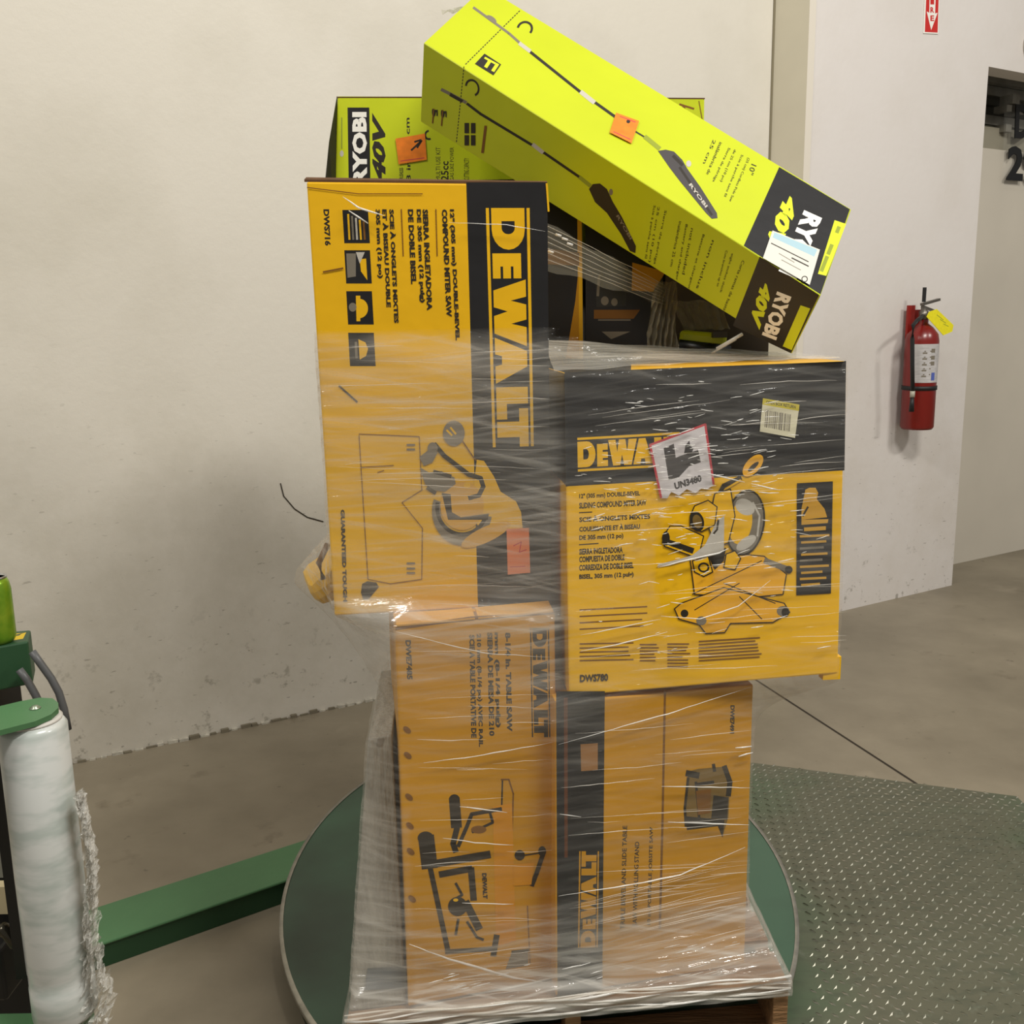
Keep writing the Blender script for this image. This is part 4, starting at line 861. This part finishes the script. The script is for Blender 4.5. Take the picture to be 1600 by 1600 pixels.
def ring_pts(z):
    out = []
    def add(pts, k):
        if k > .3: out.extend(CEN+(p-CEN)*k for p in pts)
    def kk(z, z0, z1, fb, ft, kb, kt):
        if z < z0: return 1-(1-kb)*min(1, (z0-z)/fb) if z0-z < fb else 0
        if z > z1: return 1-(1-kt)*min(1, (z-z1)/ft) if z-z1 < ft else 0
        return 1
    add(palc, kk(z, 0, .224, .1, .20, .5, .72))
    if z < .98: add(fp(LV, z), 1)
    if z < .83: add(fp(RV, z), 1)
    k = kk(z, .961, 3, .20, .1, .60, 1); 
    if z < .961: k = 1-(1-.62)*((.961-z)/.22)**.75 if z > .74 else 0
    add(fp(UV_, z), k)
    add(fp(MV, z), kk(z, .80, 1.398, .09, .2, .74, .9))
    add(casep, kk(z, ce.z-.02, ce.z+.01, .1, .13, .8, .8))
    if z < sd.z+.006: t = min(1, (z-.2145)/(sd.z-.2145)); add([sa.lerp(sd, t).to_2d(), (sa+dv).lerp(sd+dv, t).to_2d()], 1)
    elif z < sd.z+.10: add([sd.to_2d(), (sd+dv).to_2d()], 1-(z-sd.z)*3)
    add([Vector((-.2, 2.7)), Vector((.38, 2.7))], 1)
    return out
def radius(H_, th):
    d = Vector((math.cos(th), math.sin(th))); best = 0
    for i in range(len(H_)):
        a_ = Vector(H_[i])-CEN; e = Vector(H_[(i+1) % len(H_)])-CEN-a_
        den = d.x*e.y-d.y*e.x
        if abs(den) < 1e-9: continue
        t = (a_.x*e.y-a_.y*e.x)/den; s = (a_.x*d.y-a_.y*d.x)/den
        if t > 0 and -1e-6 <= s <= 1+1e-6: best = max(best, t)
    return best
zs = []; z = .192
while z < 1.475: zs.append(z); z += .010 if z < .3 else .016
NA = 420; TH = [2*math.pi*i/NA for i in range(NA)]
# concentrate angles towards the front corners
vs = []; dens = []; uvs = []
random.seed(3); ph = [random.uniform(0, 6) for _ in range(8)]
for z in zs:
    Hh = hull(ring_pts(z)); ztop_ = 0
    for i in range(NA):
        th = TH[i]; r = radius(Hh, th)+.006
        r += .0014*math.sin(th*37+z*90+ph[0])*math.sin(z*140+ph[1]+th*6)
        P = Vector((CEN.x+r*math.cos(th), CEN.y+r*math.sin(th), z)); vs.append(P)
        uvs.append((th*.62, z))
        x = P.x
        d = .42
        if z < .235: d = 2.4
        elif z < .62: d = 2.4*(1-sm((z-.235)/.22))+ .46*sm((z-.235)/.22)
        elif z < .98: d = .5+.75*sm((z-.70)/.26)
        else: d = 1.25
        front = P.y < 1.95
        if z > .80: d += (.46-d)*sm((x-.07)/.03)
        if x < -.2 and z < .62: d = 1.1+.5*sm((.5-z)/.3)
        if x < -.2 and .66 < z < .93: d = .62
        # torn window over the printed saw
        ex = ((x-.31)/.055)**2+((z-1.045)/.115)**2
        if front and x > .2 and ex < 1: d = 0
        elif front and x > .2 and ex < 1.25: d *= (ex-1)*4
        # upper hem
        hem = 1.458-.06*sm((x-.03)/.2)+.003*math.sin(th*23)+.002*math.sin(th*71)
        if not front: hem = 1.40
        d *= min(1, max(0, (hem-z)/.012+.5))
        dens.append(d)
me = bpy.data.meshes.new('stretch_film'); fs = []
for j in range(len(zs)-1):
    for i in range(NA):
        k = (i+1) % NA; ids = (j*NA+i, j*NA+k, (j+1)*NA+k, (j+1)*NA+i)
        if all(dens[q] == 0 for q in ids): continue
        fs.append(ids)
o0 = Vector((CEN.x, CEN.y, .192))
me.from_pydata([v-o0 for v in vs], [], fs)
at_ = me.attributes.new('dens', 'FLOAT', 'POINT')
for i, d in enumerate(dens): at_.data[i].value = d
ul = me.uv_layers.new(name='UVMap')
for p_ in me.polygons:
    p_.use_smooth = True
    us = [me.loops[l].vertex_index for l in p_.loop_indices]
    wrap = any(u % NA == NA-1 for u in us) and any(u % NA == 0 for u in us)
    for l in p_.loop_indices:
        vi = me.loops[l].vertex_index; u, v = uvs[vi]
        if wrap and vi % NA == 0: u += 2*math.pi*.62
        ul.data[l].uv = (u, v)
me.materials.append(FILM)
bmm = bmesh.new(); bmm.from_mesh(me); bmesh.ops.delete(bmm, geom=[v for v in bmm.verts if not v.link_faces], context='VERTS'); bmm.to_mesh(me); bmm.free()
fo_ = bpy.data.objects.new('film_sheet', me); C.objects.link(fo_)
fr = empty('stretch_wrap', o0); tag(fr, 'clear streaky stretch film wrapped around the whole stack of cartons and pallet', 'stretch film')
fo_.parent = fr
# taut folds and strands
LPp = plane(LV['LFB'], LV['RFB'], LV['LFT']); RPp = plane(RV['LFB'], RV['RFB'], RV['LFT'])
UPp = plane(UV_['LFB'], UV_['RFB'], UV_['LFT'])
def strand(mb, pl, pts, wd, m, off=.011):
    P = []; 
    for i in range(len(pts)-1):
        a_ = Vector(pts[i]); b_ = Vector(pts[i+1]); K = max(2, int((b_-a_).length/14))
        for t in range(K): P.append(a_.lerp(b_, t/K))
    P.append(Vector(pts[-1])); Q = [on(pl, q.x, q.y+random.uniform(-.5, .5), off) for q in P]
    n_ = len(Q); rr = [wd*max(.25, math.sin(math.pi*(i+.5)/n_))*random.uniform(.7, 1.1)/1000 for i in range(n_)]
    mb.tube(Q, rr, m, 5)
mb = MB()
for pl, pts, wd in ((LPp, [(638, 1470), (700, 1493), (800, 1522), (870, 1533)], 2.6), (LPp, [(617, 984), (700, 1005), (760, 1018), (860, 1024)], 1.1), (LPp, [(716, 1256), (745, 1259), (790, 1265)], 1.8),
    (LPp, [(690, 1305), (740, 1312), (800, 1316)], 1.2), (LPp, [(660, 1188), (740, 1178), (870, 1155)], 1.2), (LPp, [(720, 1406), (800, 1408)], 1.4), (RPp, [(872, 1268), (905, 1272)], 1), (RPp, [(870, 1395), (1000, 1375), (1060, 1362), (1160, 1320)], 1.5),
    (RPp, [(1030, 1225), (1168, 1227)], 1.4), (RPp, [(1040, 1280), (1166, 1285)], 1.6), (RPp, [(870, 1160), (1040, 1112), (1170, 1070)], 1.1), (RPp, [(1145, 1165), (1170, 1163)], 2.0), (RPp, [(1150, 1178), (1172, 1172)], 2.0),
    (MF, [(1100, 738), (1130, 745), (1160, 752)], 1.6), (MF, [(1170, 755), (1215, 765)], 1.6), (MF, [(1025, 885), (1075, 872), (1120, 862), (1135, 855)], 2.0), (MF, [(1030, 960), (1090, 965), (1150, 945), (1200, 905)], 1.3), (MF, [(905, 990), (1030, 965)], 1.0),
    (MF, [(905, 1015), (960, 1005), (1040, 985)], 1.3), (UPp, [(536, 308), (560, 325), (600, 338)], 1.7), (UPp, [(545, 330), (575, 350)], 1.5), (UPp, [(700, 348), (790, 352), (850, 362)], .8)):
    mb = MB(); strand(mb, pl, pts, wd, SHINE); mb.build('film_fold', fr)
mb = MB(); random.seed(11)
for pl, x0, x1, y0, y1, sl, N in ((LPp, 640, 868, 1480, 1560, -.12, 16), (RPp, 872, 1164, 1400, 1535, -.22, 30), (RPp, 872, 1168, 1110, 1400, -.08, 22), (LPp, 625, 868, 985, 1480, -.02, 20), (UPp, 500, 858, 530, 940, .0, 34), (MF, 885, 1318, 600, 1070, -.08, 46)):
    for _ in range(N):
        xa = random.uniform(x0, x1-60); xb = min(x1, xa+random.uniform(50, 240)); ya = random.uniform(y0, y1); s_ = sl+random.uniform(-.06, .06)
        strand(mb, pl, [(xa, ya), ((xa+xb)/2, ya+s_*(xb-xa)/2+random.uniform(-2, 2)), (xb, ya+s_*(xb-xa))], random.uniform(.35, .9), SHINE2)
tag(mb.build('film_wrinkles', fr), kind='stuff')
mb = MB(); random.seed(23)  # highlights put in as short pale flecks over the film
for _ in range(230):
    xa = random.triangular(890, 1290, 1040); ya = random.triangular(590, 1060, 700); L_ = random.uniform(5, 26)
    strand(mb, MF, [(xa, ya), (xa+L_, ya+L_*random.uniform(-.35, .2))], random.uniform(.5, 1.3), SHINE, .010)
for _ in range(50):
    xa = random.uniform(650, 1150); ya = random.uniform(1490, 1550)-(xa-870)*.12; L_ = random.uniform(8, 30)
    strand(mb, RPp if xa > 870 else LPp, [(xa, ya), (xa+L_, ya-L_*.25)], random.uniform(.6, 1.5), SHINE, .02)
tag(mb.build('film_glints', fr), kind='stuff')
# crumpled hem round the pallet edge
mb = MB()
for k in range(9):
    z0 = .197+k*.0055; P = []
    for i in range(41):
        q = FLp+ux*(uw*i/40)-Vector((ux.y*-1, ux.x, 0))*.0
        q = q-uy*(.009+.003*math.sin(i*.7+k))+Vector((0, 0, z0+.003*math.sin(i*.35+k*1.7)-.010*i/40*(k % 3-1)))
        P.append(q)
    mb.tube(P, [random.uniform(.001, .0028) for _ in P], SHINE if k % 3 == 0 else SHINE2, 5)
mb.build('film_hem', fr)
# film tented over the top of the sliding saw carton
FILM2 = film_material('stretch_film_top', .26, .55, attr=False)
k0 = [at(848, 533, y=1.96), at(1040, 545, y=2.05), at(1240, 553, y=2.12), at(1300, 560, y=1.98)]
k1 = [at(866, 584, y=1.72), at(1030, 573.5, y=1.727), at(1190, 566.5, y=1.76), at(1316, 562.5, y=1.79)]
vs = []; fs = []; us = []; NX, NY = 36, 10
def cat(K_, t):
    t *= 3; i = min(2, int(t)); return K_[i].lerp(K_[i+1], t-i)
for i in range(NX+1):
    for j in range(NY+1):
        q = cat(k1, i/NX).lerp(cat(k0, i/NX), j/NY)+Vector((0, 0, .004+.0015*math.sin(i*.9+j*1.7))); vs.append(q); us.append((i/NX*.55, j/NY*.30))
fs = [(i*(NY+1)+j, (i+1)*(NY+1)+j, (i+1)*(NY+1)+j+1, i*(NY+1)+j+1) for i in range(NX) for j in range(NY)]
mb = MB(); mb.add(vs, fs, FILM2, True); fo2 = mb.build('film_sheet', fr); ul = fo2.data.uv_layers.new(name='UVMap')
for p_ in fo2.data.polygons:
    for l in p_.loop_indices: ul.data[l].uv = us[fo2.data.loops[l].vertex_index]
# thin band reaching from the tall carton into the gap, and bunched film
mb = MB(); c0 = [at(852, 348, y=1.78), at(852, 420, y=1.78)]; c1 = [at(1046, 452, y=2.12), at(1046, 478, y=2.12)]
vsb = []; 
for i in range(13):
    for j in range(5): t = i/12; s_ = j/4; vsb.append(c0[0].lerp(c1[0], t).lerp(c0[1].lerp(c1[1], t), s_)+Vector((0, 0, .004*math.sin(i*1.3+j))))
mb.add(vsb, [(i*5+j, i*5+j+1, (i+1)*5+j+1, (i+1)*5+j) for i in range(12) for j in range(4)], mat('film_band', (220, 212, 190), .2, spec=.8, alpha=.11), True)
for k in range(7):
    a_ = at(856, 352+k*9, y=1.78); b_ = at(1040, 446+k*5, y=2.12); mb.tube([a_.lerp(b_, t/6)+Vector((0, 0, random.uniform(-.002, .002))) for t in range(7)], .0006, SHINE2, 5)
for px, py in ((868, 366), (878, 372), (886, 380), (856, 392), (846, 368)): mb.tube([at(px, py, y=1.76), at(px+9, py+3, y=1.76)], .0022, SHINE, 6)
mb.build('film_band', fr)
mb = MB(); bunch = mat('film_bunch', (190, 180, 150), .18, spec=.9, alpha=.45, bump=.8, bscale=80, stretch=(6, 6, 1))
ribbon(mb, [at(1042-3*math.sin(i*.3)-i*.7, 440+i*10, y=2.10) for i in range(12)], [.045+.002*i for i in range(12)], bunch, 16, .003, .010)
ribbon(mb, [at(1085+i*4, 470+i*9, y=2.14) for i in range(6)], [.10]*6, bunch, 16, .003, .006)
mb.build('film_bunch', fr)
mb = MB(); mb.tube([at(1120, 545, y=1.98), at(1160, 522, y=1.95)], .0035, SHINE, 6); mb.build('film_fold', fr); mb = MB(); mb.tube([at(1112, 552, y=1.98), at(1150, 530, y=1.95)], .0025, SHINE2, 6); mb.build('film_fold', fr)

# ================================================================ WALL THINGS
redm = mat('extinguisher_red', (124, 20, 14), .28, spec=.6, noise=.12, nscale=6); blkp = mat('rubber_black', (30, 30, 30), .5)
eb = on(W2, 1432, 672); ext = empty('fire_extinguisher', eb+vn*.09); tag(ext, 'red fire extinguisher hanging on the right wall with a yellow tag', 'fire extinguisher')
xd = vd; dist = (eb-EYE).dot(FW); s1 = dist/F      # metres per pixel there
ec = Vector(eb)+vn*.095; r_ = 24.0*s1*1.0; ztopc = on((ec, vn), 1443, 522).z
zb = on((ec, vn), 1432, 670).z; Hc = ztopc-zb
ec = on((ec, vn), 1434, 640); ec.z = zb
# cylinder follows the small lean of the verticals by itself
m_ = MB(); m_.lathe(ec, [(r_*.9, 0), (r_, .012), (r_, Hc*.93), (r_*.92, Hc*1.0), (r_*.6, Hc*1.07), (r_*.3, Hc*1.11), (r_*.3, Hc*1.15)], redm, 48); m_.build('cylinder', ext)
m_ = MB(); cy = []
for i in range(25):
    a_ = math.radians(218+i*118/24); cy.append(Vector((ec.x+(r_+.001)*math.cos(a_), ec.y+(r_+.001)*math.sin(a_), 0)))
zl0 = zb+Hc*.50; zl1 = zb+Hc*.90
vs_ = [v+Vector((0, 0, zl0)) for v in cy]+[v+Vector((0, 0, zl1)) for v in cy]
m_.add(vs_, [(i, i+1, 26+i, 25+i) for i in range(24)], mat('label_silver', (196, 192, 190), .4, noise=.25, nscale=60, stretch=(.4, .4, 2)))
def lab(i0, i1, t0, t1, m): 
    q = [ec.xy, ]; V4 = []
    for i, t in ((i0, t0), (i1, t0), (i1, t1), (i0, t1)):
        c_ = cy[i]; d_ = (Vector((c_.x, c_.y, 0))-Vector((ec.x, ec.y, 0))).normalized()*.0012; V4.append(Vector((c_.x, c_.y, 0))+d_+Vector((0, 0, zl0+(zl1-zl0)*t)))
    m_.add(V4, [(0, 1, 2, 3)], m)
for k in range(5): lab(7+k*0, 10, .15+k*.15, .19+k*.15, GRY); lab(8, 13, .2+k*.15, .23+k*.15, GRY)
for t in (.45, .6, .78): lab(13, 16, t, t+.1, GRY)
lab(14, 17, .06, .26, mat('ink_blue', (80, 96, 170), .5))
m_.build('label', ext)
m_ = MB(); m_.lathe(ec+Vector((0, 0, Hc*.42)), [(r_, 0), (r_+.004, 0), (r_+.004, .02), (r_, .02)], blkp, 40); m_.build('strap', ext)
m_ = MB(); m_.box(ec-vn*(.06)+Vector((0, 0, Hc*.75))-vd*.02, (.05, .012, Hc*1.1), mat('bracket_red', (140, 30, 22), .4), rz=math.atan2(vd.y, vd.x))
m_.box(on(W2, 1425, 525)+vn*.03, (.03, .02, .26), mat('bracket_red', (140, 30, 22), .4), rz=math.atan2(vd.y, vd.x)); m_.build('bracket', ext)
vz = zb+Hc*1.15; vt = Vector((ec.x, ec.y, vz)); stl = mat('valve_steel', (110, 104, 96), .35, metal=.7)
m_ = MB(); m_.lathe(vt, [(.022, -.01), (.022, .04), (.015, .045), (.015, .06)], stl, 20); m_.build('valve', ext)
m_ = MB(); m_.box(vt+vd*.045+Vector((0, 0, .085)), (.13, .02, .012), stl, rz=math.atan2(vd.y, vd.x), ry=-.18); m_.box(vt+vd*.04+Vector((0, 0, .05)), (.11, .018, .010), stl, rz=math.atan2(vd.y, vd.x), ry=.25)
m_.box(vt-vd*.005+Vector((0, 0, .12)), (.014, .012, .07), blkp, rz=.5); m_.build('handle', ext)
HPp = (ec+vn*(r_*.93), vn)
hp = [vt+Vector((0, 0, .02)), on(HPp, 1434, 500), on(HPp, 1427, 508), on(HPp, 1425.5, 530), on(HPp, 1425.5, 570), on(HPp, 1426, 611)]
m_ = MB(); m_.tube(hp, .010, blkp, 10); ho = m_.build('hose', ext)
m_ = MB(); m_.tube([hp[-1], hp[-1]-Vector((0, 0, .03))], .012, mat('nozzle_clip', (170, 166, 150), .4), 10); m_.tube([hp[-1]-Vector((0, 0, .03)), hp[-1]-Vector((0, 0, .10))], [.009, .013], blkp, 10); m_.build('nozzle', ho)
TGp = (ec+vn*.06, vn)
m_ = MB(); P = [on(TGp, x, y) for x, y in ((1448, 495), (1452, 487), (1464, 483), (1490, 508), (1488, 518), (1474, 524))]
yt = mat('tag_yellow', (240, 228, 30), .5, noise=.12, nscale=70)
m_.add(P+[q-vn*.002 for q in P], [tuple(range(6)), tuple(range(11, 5, -1))]+[(i, 6+i, 6+(i+1) % 6, (i+1) % 6) for i in range(6)], yt); pr = Printer(m_, TGp); pr.k = 4
for k in range(3): pr.line([(1464+k*5, 492+k*7), (1474+k*4, 500+k*5)], 1, mat('ink_olive2', (140, 150, 40), .5))
m_.build('inspection_tag', ext)
# fire sign
SGN = (b1+vn*.004, vn)
fs_ = MB(); pr = Printer(fs_, SGN); Q = [on(SGN, 1443, 52), on(SGN, 1466, 53), on(SGN, 1471, -75), on(SGN, 1448, -76)]
fs_.add(Q+[q-vn*.003 for q in Q], [(0, 1, 2, 3), (7, 6, 5, 4), (0, 4, 5, 1), (1, 5, 6, 2), (2, 6, 7, 3), (3, 7, 4, 0)], WHT)
rs = mat('sign_red', (196, 40, 36), .4)
pr.poly([(1445, 50), (1465, 51), (1469, -73), (1450, -74)], rs)
pr.poly([(1448, 18), (1452, 20), (1453, -30), (1463, -30), (1461, 21), (1465, 20), (1455, 47)], WHT)
for i, ch in enumerate('ERIF'): pr.text(ch, (1453.6, 33-i*13), (6, 0), (0, -9), rs, .04)
tag(fs_.build('fire_sign', org=on(SGN, 1455, 52)), 'red and white FIRE arrow sign on the right wall above the extinguisher', 'sign')
# round thing at the upper right edge: speaker shaped wall bell
m_ = MB(); q = on(W2, 1612, 72); m_.lathe(q, [(.075, 0), (.075, .03), (.05, .05), (0, .055)], mat('bell_beige', (196, 188, 180), .5), 40, axis=vn)
tag(m_.build('wall_bell', org=q), 'round beige bell on the right wall at the top right edge', 'bell')
# dark hairline crack on left wall
m_ = MB(); m_.tube([on(W1, x, y, .0015) for x, y in ((438, 755), (443, 775), (460, 795), (480, 808), (505, 815))], .0022, mat('crack', (60, 54, 44), .8), 5)
tag(m_.build('trim_4'), kind='structure')
